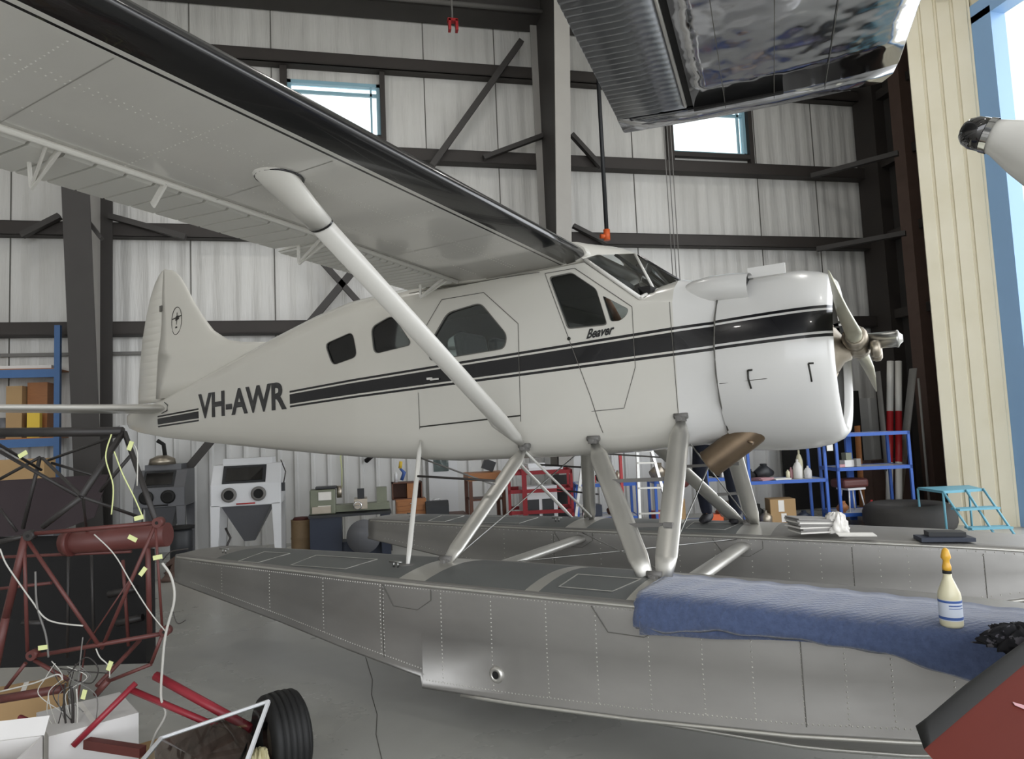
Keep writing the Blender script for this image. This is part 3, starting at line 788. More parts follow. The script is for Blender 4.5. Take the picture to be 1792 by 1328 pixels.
# --- wings
def wing(sg):
    b = MB().use('wingpaint', True); rg = []
    for y_ in (0.60, 1.2, 2.5, 4.0, 5.5, 6.9, 7.2, 7.35):
        k = 1 if y_ < 7 else (0.75 if y_ < 7.3 else 0.4)
        rg.append([(x_, sg*y_, z_+dz(y_)) for x_, z_ in foil_ring(LEX-0.0, 1.60, 2.975+(1-k)*0.06, WT*k, cut=-3.28, n=22)])
    b.rings(rg); w = b.build('wing', ac)
    # flap / aileron: ribbed skins behind the hinge line
    for nm, ya, yb, droop in (('flap', 0.66, 2.12, 0.02), ('aileron', 2.16, 6.9, 0.0)):
        b = MB().use('ribpaint'); n = int((yb-ya)/(0.075 if nm == 'flap' else 0.15))
        for k in range(n):
            y0 = lerp(ya, yb, k/n); y1 = lerp(ya, yb, (k+1)/n); ye = y1-0.016
            for (p, q, zz) in ((y0, ye, 0.0), (ye, y1, 0.02)):
                z0 = 2.985
                lo0, lo1 = z0+dz(p)-0.0, z0+dz(q)
                v = []
                for (yy, d_) in ((p, dz(p)), (q, dz(q))):
                    v += [(-3.30, sg*yy, z0+0.02+d_+zz), (-3.36, sg*yy, z0-0.012+d_+zz), (-3.84, sg*yy, z0-droop+0.02+d_+zz*0.6), (-3.85, sg*yy, z0-droop+0.032+d_), (-3.30, sg*yy, z0+0.13+d_)]
                b.add(v, [(0, 1, 6, 5), (1, 2, 7, 6), (2, 3, 8, 7), (3, 4, 9, 8), (4, 0, 5, 9), (0, 4, 3, 2, 1), (5, 6, 7, 8, 9)])
        b.build(nm, w, fixn=False)
    b = MB().use('white', True); b.tube([(-3.29, sg*0.66, 2.985), (-3.29, sg*6.9, 2.985+dz(6.9))], 0.022, 8); b.build('hinge_fairing', w)
    for y_ in (0.78, 2.15, 3.35, 3.87):
        b = MB().use('white'); z_ = 2.98+dz(y_)
        if y_ in (3.35,): b.bar((-3.28, sg*y_, z_), (-3.40, sg*y_, z_-0.10), 0.012, 0.04)
        else:
            b.bar((-3.30, sg*y_, z_), (-3.62, sg*(y_-0.02), z_-0.11), 0.014, 0.03); b.bar((-3.62, sg*(y_-0.02), z_-0.11), (-3.60, sg*y_, z_+0.02), 0.012, 0.02)
            b.bar((-3.30, sg*(y_+0.06), z_), (-3.62, sg*(y_-0.02), z_-0.11), 0.010, 0.02)
        b.build('hinge_bracket', w)
    # rivet rows under the wing
    b = MB().use('white')
    def rv(x, y):
        z = 2.975+dz(y)-0.001; r = 0.0045
        b.add([(x-r, sg*(y-r), z), (x+r, sg*(y-r), z), (x+r, sg*(y+r), z), (x-r, sg*(y+r), z), (x, sg*y, z-0.003)], [(0, 1, 4), (1, 2, 4), (2, 3, 4), (3, 0, 4)])
    for yy in (1.4, 2.2, 2.75, 3.6, 4.3):
        for k in range(28): rv(-2.36-k*0.032, yy)
    for xx in (-2.62, -2.66, -3.0):
        yy = 0.8
        while yy < 4.8: rv(xx, yy); yy += 0.035
    tag(b.build('rivets', w, fixn=False), kind='stuff')
    # seams
    b = MB().use('seam_light')
    for yy in (1.6, 3.05, 4.15):
        z = 2.9735+dz(yy); b.add([(-2.33, sg*yy, z), (-3.26, sg*yy, z), (-3.26, sg*(yy+0.005), z), (-2.33, sg*(yy+0.005), z)], [(0, 1, 2, 3)])
        b.build('panel_seam', w, fixn=False); b = MB().use('seam_light')
    # lift strut
    top = Vector((-2.72, sg*3.06, 3.05)); bot = Vector((-2.715, sg*0.66, 1.56)); d = (bot-top).normalized()
    cuff = top+d*0.34
    up = Vector((1, 0, 0))
    def oval(c, a, h, n=18):
        v_ = d.cross(up).normalized(); u_ = v_.cross(d)
        return [c+u_*math.cos(2*math.pi*k/n)*a+v_*math.sin(2*math.pi*k/n)*h for k in range(n)]
    b = MB().use('white', True); b.rings([oval(cuff, 0.082, 0.045), oval(bot-d*0.4, 0.082, 0.045), oval(bot-d*0.12, 0.06, 0.035), oval(bot, 0.03, 0.02)]); st = b.build('wing_strut', ac)
    b = MB().use('white', True)
    b.rings([oval(top-d*0.16, 0.118, 0.064), oval(top, 0.115, 0.062), oval(lerp(top, cuff, 0.5), 0.098, 0.052), oval(cuff, 0.086, 0.048)]); b.build('strut_cuff', st)
    b = MB().use('black_paint', True); b.rings([oval(cuff-d*0.006, 0.0885, 0.0505), oval(cuff+d*0.006, 0.0865, 0.0485)], cap=False); b.build('cuff_line', st)
    b = MB().use('black_paint', True); rr = []
    for k in range(25):
        a = 2*math.pi*k/24; yy_ = abs(top.y)+math.sin(a)*0.125; rr.append((top.x+math.cos(a)*0.121, sg*yy_, 2.972+dz(yy_)))
    b.tube(rr, 0.007, 6); b.build('cuff_seal', st)
    b = MB().use('white', True); b.tube([bot-d*0.62+Vector((-0.03, 0, 0)), bot-d*0.32+Vector((-0.075, 0, -0.01)), bot+Vector((-0.02, 0, 0.0))], [0.02, 0.03, 0.02], 8, flat=0.6); b.build('strut_brace', st)
    return w
tag(wing(-1), 'wing nearer the camera'); wing(1)
# --- fin and rudder
def slab(name, outline, y0, mt, parent, thick=lambda x, z: 0.05, seg=None):
    # outline given as rows: z -> (x_front, x_back); builds a symmetric streamlined slab
    b = MB().use(mt, True); rg = []
    for z_, xf, xb, th, cut in outline:
        c = xf-xb; pts = []
        n = 10
        for k in range(n+1):
            s_ = k/n; c1 = s_**1.5
            h = th*(math.sqrt(max(0, s_))*(1-s_**3)*1.15 if not cut else math.sqrt(s_)*(1-0.25*s_)*1.15)
            pts.append((xf-c*c1, -h))
        ring = [(p[0], p[1], z_) for p in pts] + [(p[0], -p[1], z_) for p in reversed(pts[1:] if cut else pts[1:-1])]
        rg.append(ring)
    b.rings(rg); return b.build(name, parent)
fin_rows = []
LEp = [(-6.15, 2.87), (-6.55, 2.86), (-6.95, 2.90), (-7.27, 2.96), (-7.55, 3.11), (-7.75, 3.30), (-7.95, 3.53), (-8.10, 3.74), (-8.25, 3.92), (-8.40, 4.02), (-8.56, 4.06)]
zz_ = [2.3, 2.5, 2.7, 2.83, 2.87, 2.90, 2.96, 3.11, 3.3, 3.53, 3.74, 3.92, 4.02, 4.06]
def xle(z):
    if z < 2.87: return lerp(-8.0, -6.2, (z-2.3)/0.57) if z > 2.3 else -8.0
    return float(np.interp(z, [p[1] for p in LEp[1:]], [p[0] for p in LEp[1:]]))
for z_ in zz_:
    th = itp(z_, [2.3, 2.9, 3.2, 3.8, 4.06], [0.16, 0.12, 0.065, 0.045, 0.02]); fin_rows.append((z_, xle(z_), -8.59, th, True))
fin = slab('fin', fin_rows, 0, 'livery', ac)
rr_ = []
for z_, xb in ((2.26, -9.22), (2.41, -9.22), (2.8, -9.18), (3.15, -9.12), (3.43, -9.04), (3.7, -8.94), (3.88, -8.84), (4.0, -8.73), (4.06, -8.64)):
    rr_.append((z_, xb))
b = MB().use('livery', True); rg = []
zs_ = []
z_ = 2.27
while z_ < 3.75:
    zs_ += [(z_, 0), (z_+0.07, 0), (z_+0.076, 1), (z_+0.088, 1)]; z_ += 0.094
zs_ += [(3.82, 0), (3.9, 0), (4.0, 0), (4.05, 0)]
for z_, rb in zs_:
    xb = float(np.interp(z_, [p[0] for p in rr_], [p[1] for p in rr_])); th = itp(z_, [2.3, 3.8, 4.06], [0.055, 0.035, 0.015])-rb*0.004
    rg.append([(-8.61, -th, z_), (lerp(-8.61, xb, 0.5), -th*0.6, z_), (xb+0.01, -0.006, z_), (xb, 0, z_), (xb+0.01, 0.006, z_), (lerp(-8.61, xb, 0.5), th*0.6, z_), (-8.61, th, z_), (-8.57, 0, z_)])
b.rings(rg); rud = b.build('rudder', ac)
b = MB().use('line')
for z_ in (3.52, 2.85): b.box((-8.60, -0.05, z_), (0.05, 0.02, 0.08))
b.build('rudder_hinge', rud)
# emblem
def on_fin(px, py):
    return on_y(px, py, -0.07)
ec = on_fin(307, 561)
b = MB().use('ring_dark', True); er = (0.105, 0.185)
ring = []
for k in range(28):
    a = 2*math.pi*k/28; ring.append((ec[0]+math.cos(a)*er[0], -0.0, ec[2]+math.sin(a)*er[1]))
def finy(x, z):
    xf = xle(z); c = (xf-x)/(xf+8.59); s_ = max(0, min(1, c))**(1/1.5); th = itp(z, [2.3, 2.9, 3.2, 3.8, 4.06], [0.16, 0.12, 0.065, 0.045, 0.02])
    return -th*math.sqrt(s_)*(1-0.25*s_)*1.15-0.004
b.tube([(p[0], finy(p[0], p[2]), p[2]) for p in ring+ring[:1]], 0.004, 5)
b.use('ring_dark', False)
def fpoly(pts):
    P = [(ec[0]+p[0], finy(ec[0]+p[0], ec[2]+p[1])-0.001, ec[2]+p[1]) for p in pts]; b.add(P, [tuple(range(len(P)))])
fpoly([(-0.10, 0.02), (0.10, 0.055), (0.10, 0.07), (-0.10, 0.035)]); fpoly([(-0.03, 0.0), (0.05, 0.02), (0.035, 0.07), (-0.02, 0.06)])
fpoly([(-0.008, -0.05), (0.004, -0.05), (0.012, 0.11), (0.0, 0.11)]); fpoly([(-0.03, -0.10), (0.02, -0.095), (0.015, -0.075), (-0.02, -0.075)])
b.build('fin_emblem', fin, fixn=False)
# --- tailplane
for sg in (-1, 1):
    b = MB().use('wingpaint', True)
    b = MB().use('white', True); rg = []
    for y_, xf, xb, th in ((0.05, -8.30, -9.0, 0.07), (1.2, -8.36, -9.02, 0.055), (2.1, -8.42, -8.98, 0.045), (2.35, -8.5, -8.9, 0.03), (2.42, -8.6, -8.8, 0.012)):
        rg.append([(lerp(xf, xb, (1-math.cos(math.pi*k/8))/2), sg*y_, 2.165-math.sin(math.pi*k/8)*th*0.8) for k in range(9)]+[(lerp(xb, xf, (1-math.cos(math.pi*k/8))/2), sg*y_, 2.165+math.sin(math.pi*k/8)*th) for k in range(1, 8)])
    b.rings(rg); tp = b.build('tailplane', ac)
b = MB().use('black_paint', True); b.tube([(-8.36, -0.2, 2.10), (-8.22, -0.215, 2.13), (-8.22, -0.21, 2.2), (-8.30, -0.20, 2.24)], 0.006, 6); b.build('root_seal', ac)
# --- lettering
def text_on_side(s, x0, x1, z0, z1, name, bold=0.0, shear=0.0, yfun=None, mt='black_paint', rise=0.0):
    cu = bpy.data.curves.new('t', 'FONT'); cu.body = s; cu.offset = bold; cu.shear = shear; cu.resolution_u = 4
    o = bpy.data.objects.new('t', cu); COL.objects.link(o); me = eval_mesh(o); bpy.data.objects.remove(o)
    vs = np.array([v.co[:] for v in me.vertices]); fs = [tuple(p.vertices) for p in me.polygons]
    mn, mx_ = vs.min(0), vs.max(0)
    b = MB().use(mt); out = []
    for v in vs:
        u = (v[0]-mn[0])/(mx_[0]-mn[0]); w = (v[1]-mn[1])/(mx_[1]-mn[1])
        x_ = x0+(x1-x0)*u; z_ = z0+(z1-z0)*w+rise*u
        out.append((x_, -(ysurf(x_, z_)+0.005), z_))
    b.add(out, fs); return b.build(name, body, fixn=False)
text_on_side('VH-AWR', -7.47, -5.67, 1.985, 2.285, 'registration_letters', 0.032, 0, rise=0.02)
text_on_side('Beaver', -2.11, -1.87, 2.355, 2.43, 'name_script', 0.03, 0.55, rise=0.015)
b = MB().use('white'); b.box((-3.66, -0.62, 2.165), (0.05, 0.02, 0.02)); b.box((-3.60, -0.625, 2.155), (0.09, 0.01, 0.014)); b.build('door_handle', ac)
b = MB().use('ring_dark', True); b.lathe([(0, -0.618), (0.014, -0.618), (0.014, -0.60)], (-2.26, 0, 2.375), 'y', 10); b.build('static_port', ac)
for p in ((735, 628), (1120, 660), (700, 560)):
    pass
# --- floats
NX = [-6.0, -5.85, -5.2, -4.4, -3.6, -2.93, -2.92, -2.2, -1.4, -0.57, 0.0, 0.4, 0.7, 1.0, 1.25, 1.42, 1.5]
ZD = [0.655, 0.66, 0.66, 0.66, 0.66, 0.66, 0.66, 0.66, 0.66, 0.655, 0.648, 0.64, 0.625, 0.60, 0.57, 0.54, 0.52]
ZCH= [0.42, 0.405, 0.335, 0.235, 0.125, 0.04, -0.03, -0.01, 0.03, 0.09, 0.155, 0.215, 0.275, 0.345, 0.41, 0.455, 0.49]
ZK = [0.40, 0.37, 0.27, 0.13, 0.0, -0.10, -0.165, -0.17, -0.17, -0.155, -0.09, 0.0, 0.10, 0.22, 0.34, 0.43, 0.48]
HB = [0.26, 0.29, 0.34, 0.38, 0.43, 0.455, 0.455, 0.46, 0.46, 0.455, 0.44, 0.41, 0.37, 0.31, 0.23, 0.14, 0.03]
CH = [0.01, 0.02, 0.035, 0.04, 0.045, 0.045, 0.045, 0.045, 0.045, 0.035, 0.02, 0.01, 0.01, 0.01, 0.01, 0.01, 0.005]
def fl(x, T_): return itp(x, NX, T_)
def make_float(yc, lab):
    b = MB().use('alu', True); rg = []
    xs = sorted(set(NX+[-5.5, -4.8, -4.0, -3.3, -1.8, -1.0, -0.3, 0.2, 0.55, 0.85, 1.12]))
    for x in xs:
        zd, zc, zk, h = fl(x, ZD), fl(x, ZCH), fl(x, ZK), fl(x, HB); hc = h*0.985
        hp = [(0, zk), (h*0.5, lerp(zk, zc, 0.52)), (h*0.93, zc-0.008), (h*1.0+0.012, zc-0.005), (h*1.0+0.012, zc+0.01), (h*0.985, zc+0.03), (h*0.995, lerp(zc, zd, 0.5)), (h*0.985, zd-0.06), (h*0.96, zd-0.012), (h*0.93, zd)]
        rg.append([(x, yc-y, z) for y, z in hp]+[(x, yc+y, z) for y, z in reversed(hp[1:])])
    b.rings(rg); f = b.build('float', ac); tag(f, lab)
    # deck crown
    b = MB().use('nonskid', True)
    def deckrow(x0, x1, mt, lift=0.0, wd_=0.9):
        b.use(mt, True); rows = []
        n = max(2, int((x1-x0)/0.3))
        for i in range(n+1):
            x = lerp(x0, x1, i/n); h = fl(x, HB)*0.925; zd = fl(x, ZD)-0.002; c = fl(x, CH)
            rows.append([(x, yc+h*s_*wd_/0.9*0.97, zd+(c*(1-s_*s_))+lift) for s_ in (-1, -0.8, -0.5, -0.2, 0, 0.2, 0.5, 0.8, 1)])
        b.rings(rows, cap=False, closed=False)
    deckrow(-5.98, -5.35, 'alu'); deckrow(-5.35, -3.16, 'nonskid'); deckrow(-3.16, -2.92, 'alu_strut', 0.0); deckrow(-2.92, -2.12, 'nonskid'); deckrow(-2.12, -2.02, 'alu_strut'); deckrow(-2.02, -1.44, 'nonskid'); deckrow(-1.44, -1.14, 'alu_strut'); deckrow(-1.14, 1.48, 'alu')
    dk = b.build('deck', f); tag(dk, 'grey walkway deck with bare metal bands')
    # hatch outlines
    b = MB().use('alu_strut')
    def dz_(x, y): h = fl(x, HB)*0.925; s_ = (y-yc)/h; return fl(x, ZD)+fl(x, CH)*(1-s_*s_)+0.002
    for (xa, xb) in ((-4.35, -3.75), (-1.92, -1.56), (-5.0, -4.75)):
        pts = [(xa, yc-0.32), (xb, yc-0.32), (xb+0.08, yc-0.05), (xa, yc-0.05)]
        for i in range(4):
            p, q = pts[i], pts[(i+1) % 4]; b.bar((p[0], p[1], dz_(*p)), (q[0], q[1], dz_(*q)), 0.008, 0.003)
        b.build('hatch', f); b = MB().use('alu_strut')
    # gunwale strip and rivet rows
    for sg in (-1, 1):
        b = MB().use('alu_strut', True); P = [(x, yc+sg*(fl(x, HB)*0.975), fl(x, ZD)-0.022) for x in np.linspace(-5.95, 1.42, 40)]
        b.tube(P, 0.011, 6); b.build('gunwale_strip', f)
    b = MB().use('alu_strut')
    def rv(x, z, sg=-1, y=None):
        zd, zc, h = fl(x, ZD), fl(x, ZCH), fl(x, HB); t_ = (z-zc)/(zd-zc)
        yy = h*float(np.interp(t_, [0.05, 0.5, 0.9, 1], [0.985, 0.995, 0.985, 0.95])); r = 0.004
        y = yc+sg*(yy+0.0005); e = 0.0035*sg
        b.add([(x-r, y, z-r), (x+r, y, z-r), (x+r, y, z+r), (x-r, y, z+r), (x, y+e, z)], [(0, 1, 4), (1, 2, 4), (2, 3, 4), (3, 0, 4)])
    sg = -1
    for x in (-5.2, -4.55, -3.9, -3.3, -3.27, -2.75, -2.35, -1.95, -1.62, -1.3, -1.0, -0.74, -0.5, -0.3, -0.1, 0.15, 0.4, 0.7, 1.0):
        z = fl(x, ZCH)+0.05
        while z < fl(x, ZD)-0.05: rv(x, z); z += 0.026 if yc < 0 else 0.05
    x = -5.7
    while x < 1.3:
        rv(x, fl(x, ZD)-0.045); rv(x+0.01, fl(x, ZCH)+0.045); x += 0.025 if yc < 0 else 0.06
    tag(b.build('rivets', f, fixn=False), kind='stuff')
    b = MB().use('line')
    for x in (-0.5, -3.28, 0.4):
        h = fl(x, HB)
        P = [(x, yc-h*0.985-0.002, fl(x, ZCH)+0.03), (x, yc-h*0.995-0.003, lerp(fl(x, ZCH), fl(x, ZD), 0.5)), (x, yc-h*0.985-0.002, fl(x, ZD)-0.06)]
        for p, q in zip(P, P[1:]): b.add([p, q, (q[0]+0.006, q[1], q[2]), (p[0]+0.006, p[1], p[2])], [(0, 1, 2, 3)])
        b.build('panel_seam', f, fixn=False); b = MB().use('line')
    # octagonal doubler outlines below the strut fittings
    for xc_ in (-3.05, -1.42):
        w_ = 0.22; z1 = 0.62; z2 = 0.48
        P = [(xc_-w_, z1), (xc_-w_*0.55, z2), (xc_+w_*0.45, z2-0.005), (xc_+w_, z2+0.07), (xc_+w_, z1)]
        for p, q in zip(P, P[1:]):
            b.bar((p[0], yc-fl(p[0], HB)*0.995-0.001, p[1]), (q[0], yc-fl(q[0], HB)*0.995-0.001, q[1]), 0.005, 0.004)
        b.build('doubler_plate', f, fixn=False); b = MB().use('line')
    # keel strip and spray rails
    b = MB().use('alu_strut'); 
    P = [(x, yc, fl(x, ZK)-0.006) for x in np.linspace(-2.84, 1.4, 24)]
    b.tube(P, 0.014, 6); b.build('keel_strip', f)
    b = MB().use('alu_strut')
    for sg in (-1, 1):
        P = [(x, yc+sg*(fl(x, HB)+0.006), fl(x, ZCH)-0.012) for x in np.linspace(-2.6, 1.3, 24)]
        b.tube(P, 0.012, 6)
    b.build('spray_rail', f)
    b = MB().use('chrome' if yc > 0 else 'alu_strut', True)
    pt = (-2.32, yc-fl(-2.32, HB)*0.99, 0.135); b.lathe([(0.0, 0.0), (0.022, 0.0), (0.025, -0.02), (0.042, -0.022), (0.052, -0.01), (0.052, 0.01)], pt, 'y', 18); b.use('dark'); b.lathe([(0.0, -0.021), (0.024, -0.021)], pt, 'y', 18); b.build('drain_fitting', f)
    # mooring cleats
    for x in (-5.35, -3.35):
        b = MB().use('steel_bare'); z = fl(x, ZD)+0.04; b.tube([(x-0.06, yc-0.2, z+0.03), (x+0.06, yc-0.2, z+0.03)], 0.008, 6); b.tube([(x-0.02, yc-0.2, z-0.01), (x-0.02, yc-0.2, z+0.03)], 0.007, 6); b.tube([(x+0.02, yc-0.2, z-0.01), (x+0.02, yc-0.2, z+0.03)], 0.007, 6); b.build('cleat', f)
    # dolly block under the keel
    return f
make_float(-1.3, 'near bare aluminium float'); make_float(1.3, 'far bare aluminium float')
# --- float struts
def strut(name, a, b_, wc, th, mt='alu_strut', lab=None, taper=0.7):
    a = Vector(a); b_ = Vector(b_); d = (b_-a).normalized(); up = Vector((1, 0, 0))
    v_ = d.cross(up).normalized(); u_ = v_.cross(d)
    if abs(d.x) > 0.9: v_ = Vector((0, 0, 1)); u_ = d.cross(v_)
    def ring(c, k): return [c+u_*math.cos(2*math.pi*i/16)*wc*k/2+v_*math.sin(2*math.pi*i/16)*th*k/2 for i in range(16)]
    L = (b_-a).length
    b = MB().use(mt, True); b.rings([ring(a, taper*0.5), ring(a+d*0.12*L, 1), ring(a+d*0.88*L, 1), ring(b_, taper)]); o = b.build(name, ac)
    if lab: tag(o, lab)
    return o
def fitting(p, name='strut_fitting', r=0.022):
    b = MB().use('steel_grey'); p = Vector(p)
    b.box(p, (0.07, 0.05, 0.04)); b.tube([p+Vector((-0.05, 0, 0.02)), p+Vector((0.05, 0, 0.02))], r, 8); b.tube([p+Vector((0, -0.05, 0)), p+Vector((0, 0.05, 0))], r*0.8, 8); b.build(name, ac)
for sg in (-1, 1):
    strut('float_strut', (-1.40, sg*0.60, 1.70), (-1.36, sg*1.27, 0.70), 0.15, 0.05)
    strut('float_strut', (-2.10, sg*0.60, 1.55), (-1.48, sg*1.27, 0.70), 0.14, 0.05)
    strut('float_strut', (-2.72, sg*0.60, 1.52), (-3.05, sg*1.27, 0.70), 0.14, 0.05)
    for p in ((-1.42, sg*1.27, 0.70), (-3.06, sg*1.27, 0.71), (-2.72, sg*0.60, 1.52), (-2.10, sg*0.6, 1.56), (-1.40, sg*0.60, 1.70)): fitting(p)
    strut('cable_post', (-3.80, sg*0.60, 1.62), (-3.32, sg*1.40, 0.69), 0.045, 0.03, 'white')
    b = MB().use('steel_grey'); b.tube([(-3.32, sg*1.4, 0.688), (-3.32, sg*1.4, 0.70)], 0.07, 14); b.build('post_foot', ac)
    # steps between the front struts
    def on(a, c, t_): return tuple(lerp(a[i], c[i], t_) for i in range(3))
    for t_ in (0.33, 0.66):
        p = on((-2.10, sg*0.60, 1.55), (-1.48, sg*1.27, 0.70), t_); q = on((-1.40, sg*0.60, 1.70), (-1.36, sg*1.27, 0.70), t_+0.06)
        q = (q[0], q[1], p[2]+0.02)
        b = MB().use('steel_grey'); b.bar(p, q, 0.03, 0.025); b.box(q, (0.06, 0.06, 0.03)); b.build('boarding_step', ac)
for x_ in (-2.98, -1.38):
    strut('spreader_bar', (x_, -0.95, 0.56), (x_, 0.95, 0.56), 0.15, 0.08, taper=0.95)
def wire(a, c, r=0.005, mt='steel_bare', name='brace_wire'):
    b = MB().use(mt); b.tube([a, c], r, 5); return b.build(name, ac)
wire((-2.98, -0.9, 0.62), (-1.38, 0.9, 0.62)); wire((-2.98, 0.9, 0.62), (-1.38, -0.9, 0.62))
wire((-2.72, -0.6, 1.5), (-3.0, 1.2, 0.74), 0.012, 'white'); wire((-2.72, 0.6, 1.5), (-3.0, -1.2, 0.74), 0.006)
wire((-1.40, -0.6, 1.6), (-1.38, 1.2, 0.74), 0.006); wire((-1.40, 0.6, 1.6), (-1.38, -1.2, 0.74), 0.006)
wire((-3.72, -0.72, 1.47), (-2.85, -0.85, 1.24), 0.008, 'steel_grey'); wire((-2.7, 0.7, 1.42), (-2.0, 0.75, 1.36), 0.008, 'steel_grey')
for q0, q1, yy in (((731, 833), (866, 841), -0.95), ((945, 813), (1042, 819), 0.95), ((975, 857), (1048, 865), 1.1)):
    wire(on_y(*q0, yy), on_y(*q1, yy), 0.01, 'wire_dark', 'control_rod')
#@@THINGS

# ============================================================ THINGS
def gpt(px, d, z=0.0):
    k = R_[2]*(px-W_/2)/F_ + FW_[2]
    py = H_/2 + (k - (z-CZ)/d)*F_/U_[2]
    return wd(px, py, d)
def zat(px, py, d): return float(wd(px, py, d)[2])
def mpp(d): return d/F_
class Thing:
    """a thing whose parts are written in its own frame: x right, y away, z up"""
    def __init__(s, name, loc, label, cat, rz=0.0, group=None, mats=None):
        s.o = empty(name, loc, rz, label, cat, group)
    def part(s, name, b, parent=None): return b.build(name, parent or s.o, fixn=True)
def single(name, b, loc, label, cat, rz=0.0, group=None):
    o = b.build(name, None, loc=loc, rz=rz); return tag(o, label, cat, group)
def BX(mt, *boxes):
    b = MB().use(mt)
    for q in boxes: b.bb(*q)
    return b

# --- moving blanket on the near float
b = MB().use('blanket', True)
rows = []
nx_ = 60
for i in range(nx_+1):
    x = lerp(-1.36, 0.62, i/nx_)
    zt_ = 0.716+0.008*math.sin(x*5)+itp(x, [-1.36, 0, .62], [0, -0.008, -0.02]); ze = itp(x, [-1.36, -1.2, -0.9, -0.5, -0.1, 0.25, 0.62], [0.545, 0.54, 0.585, 0.585, 0.575, 0.50, 0.45])
    yo = itp(x, [-1.36, -0.6, 0.15, 0.62], [-1.79, -1.81, -1.865, -1.85])-0.01*math.sin(x*7+1)
    zk_ = fl(x, ZD)+fl(x, CH)+0.012
    pr = [(-1.16, zk_-0.004), (-1.3, zk_), (-1.42, lerp(zk_, zt_, .25)), (-1.55, lerp(zk_, zt_, .7)), (-1.68, zt_-0.002), (yo+0.035, zt_-0.012), (yo+0.006, zt_-0.035), (yo-0.004, zt_-0.07), (yo-0.014-0.008*math.sin(x*19), lerp(zt_-.07, ze, .6)), (yo-0.02-0.008*math.sin(x*15), ze)]
    inner = [(p[0]+0.012, p[1]-0.018) if p[0] < -1.7 else (p[0], p[1]-0.02) for p in pr]
    ring = pr+list(reversed(inner))
    rows.append([(x+0.012*math.sin(j*1.3), p[0], p[1]+0.004*math.sin(x*31+j)) for j, p in enumerate(ring)])
b.rings(rows)
bl = b.build('moving_blanket', None, loc=AO, rz=AH); tag(bl, 'quilted blue moving blanket draped over the near float deck', 'blanket')
b = MB().use('blanket', True); rows = []
for i in range(31):
    x = lerp(-1.33, 0.1, i/30); z0 = itp(x, [-1.33, -0.9, -0.5, 0.1], [0.50, 0.525, 0.56, 0.575])
    rows.append([(x, -1.795, 0.60), (x, -1.80-0.006*math.sin(x*12), z0), (x, -1.785, z0), (x, -1.775, 0.60)])
b.rings(rows); b.build('under_fold', bl)
# --- bottle
bp = a2w((0.16, -1.79, 0.700))
t = Thing('spray_bottle', bp, 'cream plastic polish bottle with a yellow nozzle standing on the blue blanket', 'bottle')
b = MB().use('bottle', True); b.lathe([(0, 0), (0.044, 0), (0.047, 0.01), (0.047, 0.13), (0.044, 0.15), (0.026, 0.195), (0.018, 0.215), (0.017, 0.235), (0, 0.235)], n=24); t.part('bottle_body', b)
b = MB().use('label', True); b.lathe([(0.0476, 0.03), (0.0476, 0.12)], n=24); b.use('label_blue'); b.lathe([(0.0480, 0.108), (0.0480, 0.118)], n=24)
b.lathe([(0.0480, 0.034), (0.0480, 0.046)], n=24); b.lathe([(0.0480, 0.094), (0.0480, 0.099)], n=10, a0=math.radians(220), a1=math.radians(300)); b.lathe([(0.0480, 0.083), (0.0480, 0.086)], n=10, a0=math.radians(220), a1=math.radians(300)); t.part('bottle_label', b)
b = MB().use('rubber', True); b.lathe([(0.0, 0.232), (0.019, 0.232), (0.019, 0.246), (0.0, 0.246)], n=18); t.part('collar', b)
b = MB().use('gold', True); b.lathe([(0.0, 0.246), (0.018, 0.246), (0.019, 0.262), (0.015, 0.275), (0.013, 0.29), (0.021, 0.302), (0.019, 0.315), (0.014, 0.335), (0.006, 0.345), (0, 0.345)], n=18); t.part('nozzle', b)
# --- black cloth
def crumple(name, loc, r, h, mt, label, cat, seed=1, amp=0.35, freq=9.0):
    rnd = random.Random(seed); b = MB().use(mt, True); rows = []; ph = [rnd.uniform(0, 6.28) for _ in range(8)]
    for i in range(15):
        a = math.pi/2*i/14; rr = math.sin(a)*r; hh = math.cos(a)*h
        ring = []
        for k in range(40):
            t_ = 2*math.pi*k/40; f = 1+amp*(0.4*math.sin(5*t_+ph[0]+i*.5)+0.3*math.sin(9*t_+ph[1]-i)+0.3*math.sin(13*t_+ph[2]+i*1.7))*(i/14+0.15)
            ring.append((rr*f*math.cos(t_)*1.25, rr*f*math.sin(t_), max(0.0, hh*(1+amp*0.8*math.sin(freq*t_+ph[3]+i*1.1)*math.sin(a)))+0.004*math.sin(17*t_+i*2)))
        rows.append(ring)
    rows.append([(p[0]*0.96, p[1]*0.96, -0.002) for p in rows[-1]]); b.rings(rows)
    return single(name, b, loc, label, cat)
P2d = wd(1762, 1118, 2.62)
crumple('black_cloth', a2w(w2a(wz(1778, 1128, 1.0))), 0.095, 0.075, 'blackcloth', 'crumpled black and grey cloth lying where the blue blanket meets the red panel', 'cloth', 4, 0.45)
